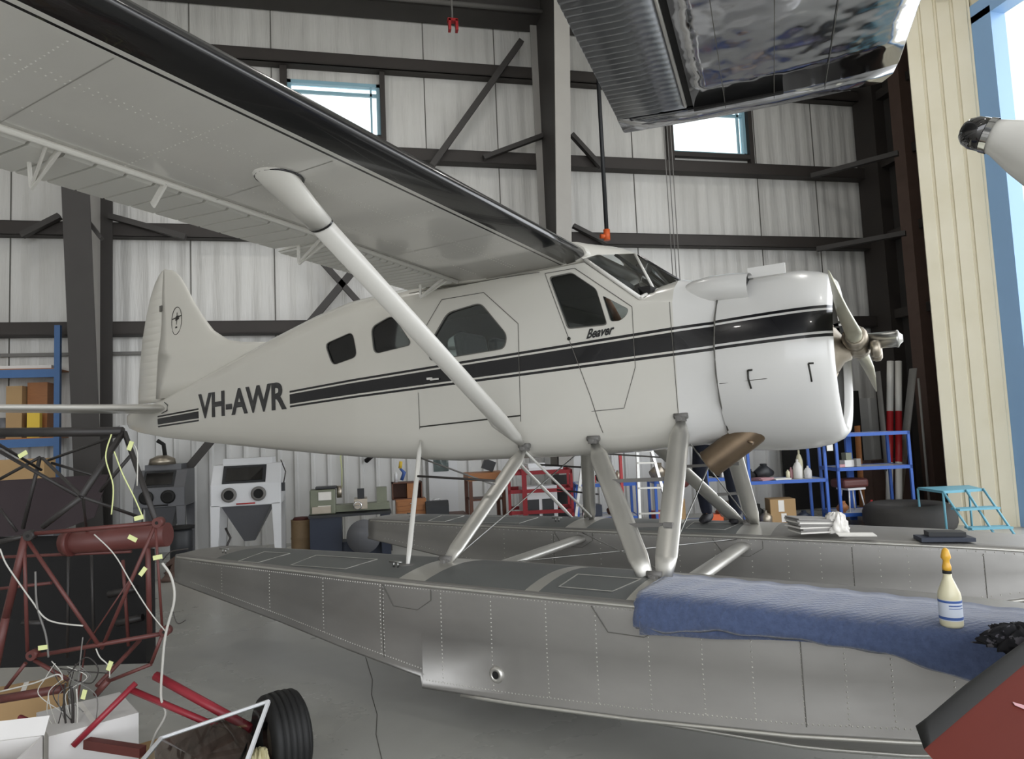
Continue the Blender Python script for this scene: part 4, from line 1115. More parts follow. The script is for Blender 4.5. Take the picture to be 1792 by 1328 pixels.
# --- red tail surface leaning at the lower right
Q0, Q1, Q2 = wd(1599, 1290, 2.05), wd(1800, 1117, 2.45), wd(1800, 1600, 1.72)
nn = np.cross(Q1-Q0, Q2-Q0); nn /= np.linalg.norm(nn)
if nn @ (CAM-Q0) < 0: nn = -nn
def onp(px, py, off=0.0):
    d = ray(px, py); return CAM + d*(((Q0+nn*off-CAM) @ nn)/(d @ nn))
t = Thing('red_tail_surface', gpt(1800, 2.0), 'dark red fabric covered tail surface with a black leading edge leaning at lower right', 'aircraft part')
o_ = np.array(t.o.location)
def slabpoly(pts, mt, off0, off1, smooth=False):
    b = MB().use(mt, smooth); A = [onp(*p, off0)-o_ for p in pts]; B = [onp(*p, off1)-o_ for p in pts]; n = len(pts)
    b.add(A+B, [tuple(range(n)), tuple(range(2*n-1, n-1, -1))]+[(i, n+i, n+(i+1) % n, (i+1) % n) for i in range(n)]); return b
t.part('panel', slabpoly([(1617, 1311), (1700, 1240), (1792, 1163), (2060, 960), (2150, 1500), (2000, 1720), (1800, 1520)], 'red_skin', 0.0, -0.06))
edge_o = [(1602, 1270), (1622, 1255), (1690, 1197), (1767, 1140), (1830, 1094), (2030, 930)]
edge_i = [(1617, 1311), (1630, 1300), (1700, 1240), (1792, 1163), (1850, 1118), (2060, 960)]
b = MB().use('rubber', True); rows = []
for (oo, ii) in zip(edge_o, edge_i):
    row = []
    for k in range(9):
        s_ = k/8; px_, py_ = lerp(ii[0], oo[0], math.sin(s_*math.pi)), lerp(ii[1], oo[1], math.sin(s_*math.pi))
        row.append(onp(px_, py_, 0.003-0.066*(1-math.cos(s_*math.pi))/2)-o_)
    rows.append(row)
b.rings(rows, cap=True, closed=False); t.part('leading_edge_boot', b)
b = MB().use('pink'); A = [onp(*p, 0.004)-o_ for p in ((1772, 1228), (1800, 1236), (1800, 1244), (1776, 1234))]; b.add(A, [(0, 1, 2, 3)]); t.part('paint_chip', b)
# --- polished wing hanging in from the top
MZ = 4.2
TE0, LE0 = wz(1092, 233, MZ), wz(1560, 143, MZ)
cdir = (LE0-TE0); chord = float(np.linalg.norm(cdir[:2])); ca = math.atan2(cdir[1], cdir[0])
t = Thing('polished_metal_wing', TE0, 'polished bare metal wing with a corrugated aileron seen from below at the top', 'aircraft wing', ca)
# local x: towards leading edge, local y: towards tip ; span goes to -y
def msec(y, k=1.0, x0=0.0, x1=None, lift=0.0):
    x1 = chord if x1 is None else x1; pts = []
    th = 0.2*k
    xs = np.linspace(x0, x1, 12)
    def lo(x): c = 1-x/chord; return -0.04*k*math.sin(math.pi*min(1, max(0, c)))**0.7+lift
    def up(x): c = max(0.0, 1-x/chord); return th*(math.sqrt(c)*(1-c)*1.9)+0.02*k+lift
    L = [(x, y, lo(x)) for x in xs]; Uu = [(x, y, up(x)) for x in xs[::-1]]
    if x1 >= chord: L.append((chord+0.012, y, 0.02*k+lift))
    return L+Uu
hx = chord*0.30
b = MB().use('alu_shiny', True); rows = [msec(-0.26-k*0.35, 1, hx) for k in range(18)]; b.rings(rows); mw = t.part('main_panel', b)
b = MB().use('alu_shiny', True)
def tipsec(y, k, xa, xb): return [(lerp(xa, xb, (q[0])/chord) if q[0] <= chord else xb, y, q[2]) for q in msec(y, k)]
b.rings([tipsec(-0.26, 1, 0, chord), tipsec(-0.12, 0.95, 0.0, chord-0.01), tipsec(-0.02, 0.6, 0.0, chord-0.06), tipsec(0.0, 0.3, 0.01, chord-0.12)]); t.part('wing_tip', b)
b = MB().use('alu_rib', True); y = -0.275
while y > -3.6:
    w = 0.066
    rr = []
    for yy, dz__ in ((y, 0.0), (y-w*0.25, -0.015), (y-w*0.5, -0.015), (y-w*0.75, 0.0), (y-w, 0.0)):
        rr.append([(0.0, yy, 0.012), (0.01, yy, dz__), (hx*0.55, yy, -0.012+dz__), (hx*0.62, yy, -0.018), (hx-0.05, yy, -0.024), (hx-0.05, yy, 0.07), (0.01, yy, 0.02)])
    b.rings(rr, cap=False); y -= w
t.part('aileron', b)
b = MB().use('dark'); b.bb(hx-0.06, hx+0.02, -3.6, -0.27, -0.012, 0.06); t.part('hinge_gap', b)
b = MB().use('alu_strut', True); b.tube([(hx-0.055, -0.30, -0.022), (hx-0.055, -3.6, -0.022)], 0.012, 6); t.part('hinge_rod', b)
b = MB().use('dark')
b.bb(hx, hx+0.6, -0.285, -0.255, -0.052, -0.03); t.part('tip_gap', b)
b = MB().use('line')
for x_ in (0.62, 0.9, 1.18):
    b.bb(chord*x_/1.6*1.0+0.05, chord*x_/1.6+0.054, -3.0, -0.2, -0.046*1.0, -0.0405)
t.part('panel_seam', b)
# --- white fairing with dark lens at the right edge
pA, pB = wd(1708, 233, 4.0), wd(1860, 262, 3.75)
t = Thing('white_tail_cone', pA, 'white tapered tail cone with a dark domed lens at its end, upper right', 'aircraft part')
d_ = Vector(tuple(pB-pA)).normalized()
b = MB().use('lens_dark', True); b.tube([-d_*0.085, -d_*0.075, -d_*0.05, -d_*0.01, d_*0.06], [0.01, 0.045, 0.075, 0.092, 0.095], 20); t.part('lens', b)
b = MB().use('chrome', True); b.tube([d_*0.05, d_*0.085], [0.098, 0.1], 20, cap=False); t.part('lens_ring', b)
b = MB().use('white', True); up_ = Vector((0, 0, 1)); b.tube([d_*0.06, d_*0.12, d_*0.25+Vector((0, 0, -0.03)), d_*0.5+Vector((0, 0, -0.08)), d_*1.0+Vector((0, 0, -0.16)), d_*2.0+Vector((0.3, 0.1, -0.25)), d_*3.2+Vector((0.9, 0.3, -0.3)), d_*3.6+Vector((1.1, 0.35, -0.3))], [0.09, 0.1, 0.15, 0.23, 0.34, 0.44, 0.46, 0.3], 24); t.part('fairing', b)

# --- steel tube fuselage frame at the left
FD = 4.3
fo = gpt(140, FD+0.3)
t = Thing('tube_frame', fo, 'welded steel tube fuselage frame, dark above and red oxide below, hung with wires', 'aircraft frame')
fr_ = t.o
def fp(px, py, d): return tuple(wd(px, py, d)-fo)
def ft(a, c, r=0.014, mt='maroon', name='frame_tube'):
    b = MB().use(mt, True); b.tube([fp(*a), fp(*c)], r*0.88, 8); return b.build(name, fr_)
F0, F1, F2 = 4.2, 4.6, 5.3
dark = [((-30, 757, F1), (215, 755, F1), .035), ((0, 790, F1), (140, 870, F1), .014), ((-10, 773, F1), (72, 822, F2), .012), ((215, 757, F1), (142, 870, F0), .022), ((142, 870, F0), (75, 922, F0), .02),
 ((218, 757, F1), (275, 918, F0), .02), ((210, 760, F1), (85, 805, F2), .012), ((0, 838, F2), (70, 800, F2), .014), ((75, 802, F2), (145, 870, F0), .013), ((145, 870, F0), (245, 905, F1), .012), ((228, 798, F1), (175, 860, F1), .014),
 ((145, 870, F0), (152, 930, F1), .01), ((70, 800, F2), (40, 925, F2), .016), ((0, 948, F0), (45, 938, F0), .016), ((0, 890, F2), (30, 930, F2), .012), ((90, 810, F2), (165, 832, F2), .012)]
for a, c, r in dark: ft(a, c, r, 'blacktube')
red_ = [((45, 935, F0), (272, 915, F0), .015), ((45, 938, F0), (10, 1080, F0), .026), ((10, 1080, F0), (-10, 1180, F0), .026), ((42, 940, F0), (48, 1140, F0), .013), ((48, 945, F0), (175, 1132, F0), .014), ((272, 918, F0), (178, 1135, F0), .013),
 ((48, 1150, F0), (288, 1108, F0), .015), ((272, 920, F0), (284, 1100, F0), .009), ((258, 930, F1), (262, 1110, F1), .02), ((0, 1030, F1), (90, 1020, F1), .012), ((45, 1160, F0), (10, 1205, F0), .013), ((60, 1155, F0), (120, 1190, F0), .014),
 ((285, 1108, F0), (265, 1160, F0), .012), ((265, 1162, F0), (195, 1190, F0), .012), ((245, 1120, F1), (170, 1200, F0), .016), ((190, 1190, F0), (168, 1215, F0), .022), ((0, 975, F1), (230, 965, F1), .012), ((230, 1010, F1), (150, 1130, F1), .006), ((150, 1130, F1), (135, 1230, F0), .006)]
for a, c, r in red_: ft(a, c, r, 'maroon')
for q, mt in (((48, 938, F0-0.03), 'blacktube'), ((274, 915, F0-0.03), 'maroon'), ((53, 1148, F0-0.03), 'maroon'), ((287, 1106, F0-0.03), 'maroon')):
    b = MB().use(mt, True); p = Vector(fp(*q)); dd = Vector(tuple(FW_)); b.tube([p, p+dd*0.05], 0.03, 14); b.use('dark'); b.tube([p-dd*0.003, p+dd*0.01], 0.01, 10); b.build('joint_bush', fr_)
b = MB().use('maroon', True); b.tube([fp(112, 952, F1), fp(122, 950, F1), fp(294, 935, F1)], [0.075, 0.072, 0.078], 18); b.build('cross_shaft', fr_)
b = MB().use('maroon', True); b.tube([fp(118, 951, F1-.02), fp(127, 950, F1-.02)], 0.085, 18); b.build('shaft_collar', fr_)
def sheet(name, pts, mt, par, fob=None, th=0.01):
    b = MB().use(mt); A = [np.array(fp(*p)) for p in pts]; n_ = np.cross(A[1]-A[0], A[2]-A[0]); n_ = n_/np.linalg.norm(n_)*th
    B = [a+n_ for a in A]; n = len(A); b.add(A+B, [tuple(range(n)), tuple(range(2*n-1, n-1, -1))]+[(i, n+i, n+(i+1) % n, (i+1) % n) for i in range(n)]); return b.build(name, par)
M['fabric_dark'] = mat('dark_maroon_fabric', '352c2f', 0.9, 0, 0.12, 3)
M['lining_black'] = mat('flat_black_sheet', '0d0c0d', 0.9)  # plain flat black for the inner lining sheets
sheet('fabric_side', [(-20, 842, 5.6), (190, 830, 5.6), (165, 905, 5.6), (90, 935, 5.6), (-20, 940, 5.6)], 'fabric_dark', fr_)
sheet('inner_lining', [(-60, 940, 5.8), (258, 935, 5.8), (262, 1160, 5.2), (-60, 1170, 5.2)], 'lining_black', fr_)
sheet('inner_lining', [(252, 960, 5.4), (268, 960, 4.9), (270, 1150, 4.8), (255, 1160, 5.2)], 'lining_black', fr_)
for q in (((40, 1090, 5.4), (80, 1090, 5.4)), ((190, 1040, 5.3), (240, 1030, 5.3)), ((205, 1090, 5.2), (250, 1080, 5.2))):
    ft(q[0], q[1], 0.03, 'blacktube', 'inner_bracket')
ft((120, 960, 5.0), (118, 1150, 5.0), .012, 'blacktube'); ft((160, 965, 5.0), (165, 1140, 5.0), .012, 'blacktube'); ft((215, 980, 4.9), (225, 1130, 4.9), .014, 'maroon')
def cable(pts, r=0.004, mt='wire', name='loose_wire'):
    P = [Vector(fp(*p)) for p in pts]; out = []
    for i in range(len(P)-1):
        p0 = P[max(0, i-1)]; p1 = P[i]; p2 = P[i+1]; p3 = P[min(len(P)-1, i+2)]
        for k in range(6):
            s_ = k/6; out.append(0.5*((2*p1)+(-p0+p2)*s_+(2*p0-5*p1+4*p2-p3)*s_**2+(-p0+3*p1-3*p2+p3)*s_**3))
    out.append(P[-1]); b = MB().use(mt, True); b.tube(out, r, 5); return b.build(name, fr_)
w0 = F0-0.08
cable([(284, 985, w0), (300, 1010, w0), (305, 1050, w0), (290, 1110, w0), (284, 1170, w0), (282, 1220, w0), (290, 1250, w0), (272, 1285, w0), (262, 1315, w0)], 0.008)
cable([(0, 960, w0), (10, 985, w0), (30, 1015, w0), (55, 1050, w0), (85, 1085, w0), (145, 1095, w0)], 0.005)
cable([(62, 1000, w0), (65, 1060, w0), (80, 1110, w0), (85, 1150, w0)], 0.006, 'steel_grey'); cable([(165, 935, w0), (200, 970, w0), (230, 1020, w0), (262, 1070, w0), (290, 1105, w0)], 0.004)
cable([(168, 1135, w0), (175, 1150, w0), (190, 1165, w0), (192, 1185, w0)], 0.004); cable([(145, 1115, w0), (140, 1160, w0), (136, 1200, w0)], 0.004, 'steel_grey')
cable([(200, 790, w0), (215, 830, w0), (235, 870, w0), (250, 905, w0)], 0.004, 'tag'); cable([(195, 760, w0), (185, 800, w0), (198, 850, w0), (195, 900, w0)], 0.004, 'tag')
cable([(228, 775, w0), (240, 790, w0), (240, 850, w0)], 0.004); cable([(85, 1215, w0), (83, 1250, w0), (100, 1280, w0), (120, 1300, w0)], 0.003)
cable([(115, 1195, w0), (112, 1230, w0), (118, 1290, w0)], 0.006, 'wire_dark'); cable([(125, 1200, w0), (128, 1240, w0), (126, 1300, w0)], 0.009, 'wire_dark'); cable([(134, 1205, w0), (136, 1250, w0), (132, 1290, w0)], 0.005)
cable([(0, 1210, w0), (60, 1195, w0), (100, 1180, w0), (110, 1190, w0)], 0.005); cable([(300, 1060, w0), (310, 1090, w0), (325, 1085, w0)], 0.003, 'wire_dark'); cable([(105, 1170, w0), (150, 1175, w0), (190, 1178, w0)], 0.004, 'wire_dark')
cable([(120, 1180, w0), (150, 1150, w0), (172, 1170, w0), (160, 1195, w0), (130, 1190, w0)], 0.004, 'wire_dark'); cable([(285, 980, w0), (300, 965, w0), (330, 960, w0)], 0.004, 'wire_dark')
random.seed(11)
for k in range(9):
    x0 = random.uniform(90, 150); cable([(x0, 1165+random.uniform(-10, 10), w0), (x0+random.uniform(-20, 40), 1185, w0), (x0+random.uniform(-30, 30), 1215, w0), (x0+random.uniform(-10, 30), 1240+random.uniform(0, 40), w0)], 0.003, random.choice(['wire', 'wire_dark', 'steel_grey']))
for (px, py, a) in ((243, 906, 0.2), (232, 942, -0.5), (276, 975, 0.15), (75, 1133, 0.1), (192, 1165, 1.2), (250, 1000, 0.9), (147, 1215, 1.3), (40, 795, 0.5), (228, 780, 1.2)):
    b = MB().use('tag'); c_ = Vector(fp(px, py, w0-0.02)); b.box(c_, (0.055, 0.004, 0.026), R=Matrix.Rotation(-CYAW, 3, 'Z') @ Matrix.Rotation(-a, 3, 'Y')); b.build('paper_tag', fr_)
# undercarriage legs
for a, c, r in (((272, 1182, F0), (440, 1275, 4.0), .03), ((225, 1205, F0), (400, 1280, 4.0), .022), ((238, 1195, F0), (128, 1305, F0-.2), .02), ((35, 1255, F0), (118, 1293, F0-.2), .018)): ft(a, c, r, 'red_tube', 'gear_leg')
b = MB().use('maroon'); b.bar(fp(152, 1300, F0-.2), fp(250, 1315, F0-.3), 0.05, 0.05); b.build('gear_bracket', fr_)
ft((-10, 1225, F0), (110, 1205, F0), .03, 'maroon', 'lower_rail')
# legs resting the frame on the floor, out of the picture
for q in ((-80, 1190), (265, 1160)):
    pass
# main wheel: tyre on the gear leg
tp_ = gpt(494, 3.9)
b = MB().use('rubber', True); R0 = 0.25
prf = [(0.10, -0.055), (0.15, -0.075), (0.20, -0.082), (0.228, -0.07)]
for s_ in (-0.05, -0.025, 0.0, 0.025, 0.05): prf += [(0.244-abs(s_)*0.12, s_-0.009), (0.246-abs(s_)*0.12, s_+0.007), (0.236-abs(s_)*0.12, s_+0.009), (0.236-abs(s_)*0.12, s_+0.014)]
prf += [(0.228, 0.07), (0.20, 0.082), (0.15, 0.075), (0.10, 0.055)]
b.lathe([(r_*1.0, h_*1.35) for r_, h_ in prf], (0, 0, R0), 'x', 40)
t2 = Thing('landing_wheel', tp_, 'black grooved rubber aircraft tyre standing on the floor behind the white framed pane', 'wheel', math.radians(24))
t2.part('tyre', b); b = MB().use('castmetal', True); b.lathe([(0.0, -0.05), (0.06, -0.06), (0.10, -0.05), (0.105, 0.05), (0.06, 0.06), (0, 0.05)], (0, 0, R0), 'x', 24); t2.part('hub', b)
# framed transparent pane in front
pts4 = [(283, 1291, 3.75), (470, 1227, 3.75), (418, 1372, 3.3), (215, 1372, 3.25)]
pc = gpt(330, 3.5); P4 = [Vector(tuple(wd(*p)-pc)) for p in pts4]
t = Thing('framed_pane', pc, 'clear plastic pane in a thin white frame propped in front of the tyre', 'window panel')
b = MB().use('glass'); b.add(P4, [(0, 1, 2, 3)]); t.part('pane', b)
b = MB().use('white_enamel')
for i in range(4): b.bar(P4[i], P4[(i+1) % 4], 0.018, 0.018)
t.part('frame', b)
b = MB().use('wood_dark', True)
crumple('dark_rag_heap', gpt(372, 3.95), 0.30, 0.30, 'steel_brown', 'heap of brown and dark fabric behind the clear pane', 'fabric', 9, 0.3)
crumple('cream_wrapping', gpt(452, 3.62), 0.07, 0.30, 'flakes', 'cream wrapping scrap beside the tyre behind the clear pane', 'wrapping', 12, 0.4)
# cartons at the lower left
def carton(name, px, d, w, dp, h, rz, mt, label, z=0.0, open_=False, text=False):
    t = Thing(name, gpt(px, d, z), label, 'box', rz)
    b = MB().use(mt); 
    if open_:
        th = 0.008
        for q in ((-w/2, w/2, -dp/2, -dp/2+th, 0, h), (-w/2, w/2, dp/2-th, dp/2, 0, h), (-w/2, -w/2+th, -dp/2, dp/2, 0, h), (w/2-th, w/2, -dp/2, dp/2, 0, h), (-w/2, w/2, -dp/2, dp/2, 0, th)): b.bb(*q)
        t.part('carton_body', b)
        b = MB().use(mt); b.bar((-w/2, -dp/2, h), (-w/2-w*0.2, -dp/2, h+0.1), dp*1.9 if False else 0.006, 0.006)
        b = MB().use(mt); b.box((0, dp/2+0.04, h+0.03), (w, 0.005, 0.12), R=Matrix.Rotation(-0.7, 3, 'X')); t.part('carton_flap', b)
    else:
        b.bb(-w/2, w/2, -dp/2, dp/2, 0, h); t.part('carton_body', b)
        b = MB().use('paper'); b.bb(-w*0.03, w*0.03, -dp/2-0.001, dp/2, h, h+0.001); t.part('packing_tape', b)
    return t
carton('white_carton', 152, 4.25, 0.46, 0.5, 0.30, 0.5, 'card_white', 'closed white carton on the floor under the red gear legs')
carton('cardboard_box', 40, 4.7, 0.5, 0.4, 0.3, 0.3, 'cardboard', 'brown cardboard box behind the white cartons at lower left')
carton('open_white_carton', -8, 3.6, 0.32, 0.3, 0.36, 0.0, 'card_white', 'open white carton at the left edge of the picture', open_=True)
carton('flat_cardboard_box', 20, 3.55, 0.42, 0.3, 0.2, 0.1, 'cardboard', 'low cardboard box in the bottom left corner')
single('cardboard_sheet', BX('cardboard', (-0.2, 0.2, -0.15, 0.15, 0, 0.006)), gpt(245, 4.35), 'loose cardboard sheet on the floor right of the white carton', 'cardboard', 0.5)
b = MB().use('line')
pts = [(640, 1150), (652, 1190), (650, 1215), (660, 1250), (658, 1285), (668, 1328)]
for p, q in zip(pts, pts[1:]):
    a_, c_ = wz(*p, 0.001), wz(*q, 0.001); b.bar(tuple(a_), tuple(c_), 0.006, 0.001)
o = b.build('floor'); o['kind'] = 'structure'

# --- racking at the left wall
d = 11.8
def zz(py, px=50, dd=d): return zat(px, py, dd)
base = gpt(104, d); bx = base[0]
t = Thing('pallet_rack', base, 'dull blue pallet racking against the wall behind the tail at far left', 'rack')
for x_ in (-0.045, ): 
    for y_ in (0, 0.7):
        t.part('upright', BX('blue_rack', (-0.09, 0.0, y_-0.04, y_+0.04, 0, zz(566))))
for x_ in (-2.7,):
    for y_ in (0, 0.7): t.part('upright', BX('blue_rack', (x_-0.09, x_, y_-0.04, y_+0.04, 0, zz(566))))
zb1 = zz(652); zb2 = zz(775)
for z_ in (zb1, zb2):
    for y_ in (0, 0.7): t.part('shelf_beam', BX('blue_rack', (-2.7, -0.09, y_-0.03, y_+0.03, z_-0.07, z_+0.07)))
    t.part('shelf_deck', BX('wood', (-2.7, -0.09, 0, 0.7, z_+0.07, z_+0.09)))
def onrack(name, px0, px1, py, z0, mt, label, y0=0.1, dp=0.4, cat='box', tilt=0):
    dd = d+0.3; x0, x1 = gpt(px0, dd)[0], gpt(px1, dd)[0]; h = zat((px0+px1)/2, py, dd)-z0
    b = MB().use(mt); w = x1-x0; b.bb(-w/2, w/2, 0, dp, 0, h); return tag(single(name, b, ((x0+x1)/2, base[1]+y0, z0), label, cat))
zt2 = zb2+0.09
onrack('cardboard_box', 27, 52, 676, zt2, 'cardboard', 'tall narrow cardboard box on the blue rack, left of two')
onrack('cardboard_box', 54, 86, 668, zt2, 'wood', 'brown cardboard box on the blue rack, right of the tall narrow one', 0.25)
onrack('yellow_case', 63, 83, 722, zt2, 'yellow', 'bright yellow case standing on the blue rack below the tailplane', 0.03, 0.1, 'case')
b = MB().use('grey_enamel', True); b.lathe([(0, 0), (0.16, 0), (0.16, 0.34), (0.14, 0.36), (0, 0.36)], n=20); single('grey_drum', b, (gpt(12, d+.2)[0], base[1]+0.3, zt2), 'short grey drum on the blue rack at the left edge', 'drum')
onrack('flat_carton', 2, 98, 640, zb1+0.09, 'card_white', 'long pale flat carton lying on the upper blue beam', 0.1)
b = BX('cardboard', (-0.38, 0.38, -0.2, 0.2, 0, 0.38)); single('cardboard_box', b, gpt(38, 10.5, 1.45), 'wide cardboard box behind the tube frame', 'box')
single('grey_cabinet', BX('grey_enamel', (-0.5, 0.5, -0.2, 0.2, 0, 1.45)), gpt(38, 10.5), 'grey cabinet carrying the wide cardboard box behind the tube frame', 'cabinet')

# --- abrasive blast cabinets
def blast(px0, px1, d, mt, name, label, ytop, win='dark'):
    c0, c1 = gpt(px0, d), gpt(px1, d); w = float(c1[0]-c0[0]); h = zat((px0+px1)/2, ytop, d); base = ((c0[0]+c1[0])/2, (c0[1]+c1[1])/2, 0)
    t = Thing(name, base, label, 'machine')
    s_ = h/1.78
    b = MB().use(mt); dp = 0.75
    pr = [(0, 0.98*s_), (0, 1.33*s_), (0.22, 1.66*s_), (dp, 1.66*s_), (dp, 0.98*s_)]
    b.prism(pr, -w/2, w/2, lambda p, q: (q, p[0], p[1])); body_ = t.part('cabinet_body', b); bevel(body_, 0.012)
    t.part('light_box', BX(mt, (-w*0.36, w*0.36, 0.25, dp-0.05, 1.66*s_, 1.76*s_)))
    n = Vector((0, -0.33, 0.22)).normalized()
    b = MB().use('toolblack'); mid = Vector((-0.03*w, 0.11, 1.495*s_))
    Rm = Matrix.Rotation(-math.atan2(0.22, 0.33*s_), 3, 'X'); b.box(mid, (w*0.62, 0.02, 0.33), R=Rm); t.part('window_frame', b)
    b = MB().use('lens_dark'); b.box(mid+Vector((0, -0.012, 0.004)), (w*0.52, 0.012, 0.24), R=Rm); t.part('viewing_window', b)
    for sx in (-1, 1):
        b = MB().use('steel_grey' if mt == 'white_enamel' else 'rubber', True); b.lathe([(0.075, -0.03), (0.115, -0.03), (0.115, 0.0), (0.075, 0.0)], (sx*w*0.21-0.03, 0, 1.17*s_), 'y', 24); b.use('dark'); b.lathe([(0.0, -0.015), (0.085, -0.015)], (sx*w*0.21-0.03, 0, 1.17*s_), 'y', 24); t.part('arm_port', b)
    for sx in (-1, 1):
        for y_ in (0, dp-0.08):
            b = MB().use(mt); x = sx*(w/2-0.07)
            b.prism([(x-0.07, 1.0*s_), (x+0.07, 1.0*s_), (x+0.045+sx*0.02, 0), (x-0.045+sx*0.02, 0)], y_, y_+0.08, lambda p, q: (p[0], q, p[1])); t.part('leg', b)
    b = MB().use('grey_enamel' if mt == 'white_enamel' else mt); W2 = w/2-0.15
    b.add([(-W2, 0.05, 0.98*s_), (W2, 0.05, 0.98*s_), (W2, dp-0.05, 0.98*s_), (-W2, dp-0.05, 0.98*s_), (-0.08, 0.3, 0.35), (0.08, 0.3, 0.35), (0.08, 0.45, 0.35), (-0.08, 0.45, 0.35)], [(0, 1, 2, 3), (7, 6, 5, 4), (0, 4, 5, 1), (1, 5, 6, 2), (2, 6, 7, 3), (3, 7, 4, 0)]); t.part('hopper', b)
    b = MB().use('red' if mt == 'white_enamel' else 'dark'); b.tube([(-0.14, -0.03, 1.02*s_), (0.14, -0.03, 1.02*s_)], 0.012, 6); t.part('handle', b)
    if mt == 'white_enamel':
        t.part('gauge_box', BX('toolblack', (w/2, w/2+0.05, 0.1, 0.2, 1.18*s_, 1.32*s_)))
        b = MB().use('wire_dark', True); b.tube([(w/2+0.03, 0.15, 1.3*s_), (w/2+0.06, 0.2, 1.5*s_), (w/2-0.02, 0.3, 1.7*s_)], 0.01, 6); t.part('hose', b)
        b = MB().use('wire_dark', True); b.tube([(-w/2+0.2, 0.1, 0.6), (-w/2+0.28, 0.05, 0.45), (-w/2+0.2, 0.0, 0.25), (-w/2+0.12, 0.0, 0.1)], 0.018, 6); t.part('hose', b)
    return t
blast(372, 492, 10.9, 'white_enamel', 'blast_cabinet', 'white enamelled blasting cabinet with two arm ports standing at the wall', 800)
blast(236, 322, 11.7, 'grey_enamel', 'blast_cabinet', 'dark grey blasting cabinet left of the white one', 812)
b = MB().use('castmetal', True); b.lathe([(0, 0), (0.22, 0), (0.2, 0.1), (0.08, 0.16), (0, 0.16)], n=18); b.use('dark'); b.tube([(0.05, 0, 0.1), (0.02, 0, 0.35), (-0.08, 0, 0.42)], 0.035, 8); single('blower_motor', b, (gpt(285, 12.0)[0], gpt(285, 12.0)[1], zat(285, 813, 12.0)), 'small metal blower on top of the grey blasting cabinet', 'motor')
b = MB().use('toolblack', True); b.lathe([(0, 0), (0.16, 0), (0.16, 0.62), (0.13, 0.66), (0, 0.66)], n=18); b.use('dark'); b.lathe([(0, 0.66), (0.19, 0.66), (0.19, 0.7), (0, 0.7)], n=18); single('black_vacuum', b, gpt(318, 10.6), 'black round vacuum drum between the two blasting cabinets', 'vacuum')
crumple('tarpaulin_heap', gpt(345, 10.2), 0.35, 0.35, 'steel_brown', 'dark brown heap of material on the floor before the white blasting cabinet', 'heap', 21)
b = MB().use('barrel', True); b.lathe([(0, 0), (0.17, 0), (0.175, 0.02), (0.17, 0.04), (0.17, 0.3), (0.178, 0.32), (0.17, 0.34), (0.17, 0.6), (0.175, 0.62), (0, 0.62)], n=24); b.use('maroon'); b.lathe([(0, 0.62), (0.15, 0.62), (0.12, 0.66), (0, 0.67)], n=24); single('steel_drum', b, gpt(529, 11.5), 'small rusty brown drum left of the lathe', 'drum')

# --- lathe
d = 11.2; base = gpt(618, d); ZB = zat(618, 903, d)
sc_ = mpp(d)
t = Thing('metal_lathe', base, 'grey green metalworking lathe on a dark blue cabinet behind the near float', 'machine')
X = lambda px: (px-618)*sc_
t.part('cabinet', BX('navy', (X(546), X(600), 0, 0.55, 0, ZB))); t.part('cabinet', BX('navy', (X(668), X(684), 0, 0.55, 0, ZB))); t.part('cabinet_base', BX('navy', (X(600), X(668), 0.1, 0.5, 0, 0.25)))
t.part('chip_tray', BX('toolblack', (X(544), X(686), -0.05, 0.6, ZB, ZB+0.04)))
b = BX('lathe_green', (X(546), X(590), 0.1, 0.45, ZB+0.04, ZB+0.44)); hs = t.part('headstock', b); bevel(hs, 0.02)
t.part('speed_plate', BX('paper', (X(561), X(583), 0.085, 0.10, ZB+0.27, ZB+0.4))); t.part('speed_plate', BX('paper', (X(560), X(582), 0.085, 0.10, ZB+0.13, ZB+0.18)))
b = BX('toolblack', (X(556), X(592), 0.1, 0.4, ZB+0.45, ZB+0.48)); t.part('top_tray', b)
b = MB().use('castmetal', True); b.lathe([(0, 0), (0.1, 0), (0.1, 0.08), (0, 0.08)], (X(592), 0.28, ZB+0.38), 'x', 20); t.part('chuck', b)
t.part('bed', BX('lathe_green', (X(590), X(684), 0.15, 0.42, ZB+0.06, ZB+0.17))); t.part('gearbox', BX('castmetal', (X(550), X(582), 0.06, 0.12, ZB+0.06, ZB+0.17)))
b = BX('castmetal', (X(622), X(645), 0.0, 0.42, ZB+0.1, ZB+0.26)); b.use('toolblack'); b.bb(X(628), X(640), 0.1, 0.2, ZB+0.26, ZB+0.42); t.part('carriage', b)
b = MB().use('chrome', True); b.lathe([(0.055, -0.01), (0.07, -0.01), (0.07, 0.01), (0.055, 0.01)], (X(628), -0.02, ZB+0.16), 'y', 18); b.tube([(X(628)-0.06, -0.02, ZB+0.16), (X(628)+0.06, -0.02, ZB+0.16)], 0.006, 5); t.part('hand_wheel', b)
b = BX('lathe_green', (X(662), X(680), 0.18, 0.36, ZB+0.17, ZB+0.42)); t.part('tailstock', b)
b = MB().use('grey_enamel', True); b.lathe([(0, 0), (0.27, 0), (0.27, 0.03), (0, 0.03)], (0, 0, 0), 'y', 32); single('round_cover', b, (base[0]+X(637), base[1]-0.15, 0.27+0.08), 'flat grey round disc standing against the lathe cabinet', 'disc')
b = MB().use('tag', True); b.tube([(0, 0, 0), (0.01, 0, 0.35), (-0.01, 0, 0.6), (0, 0.03, 0.62)], 0.012, 6); single('yellow_hose', b, (wy(598,850,13.93)[0], 13.93, zat(598, 850, 14)), 'yellow green hose hanging on the wall above the lathe', 'hose')
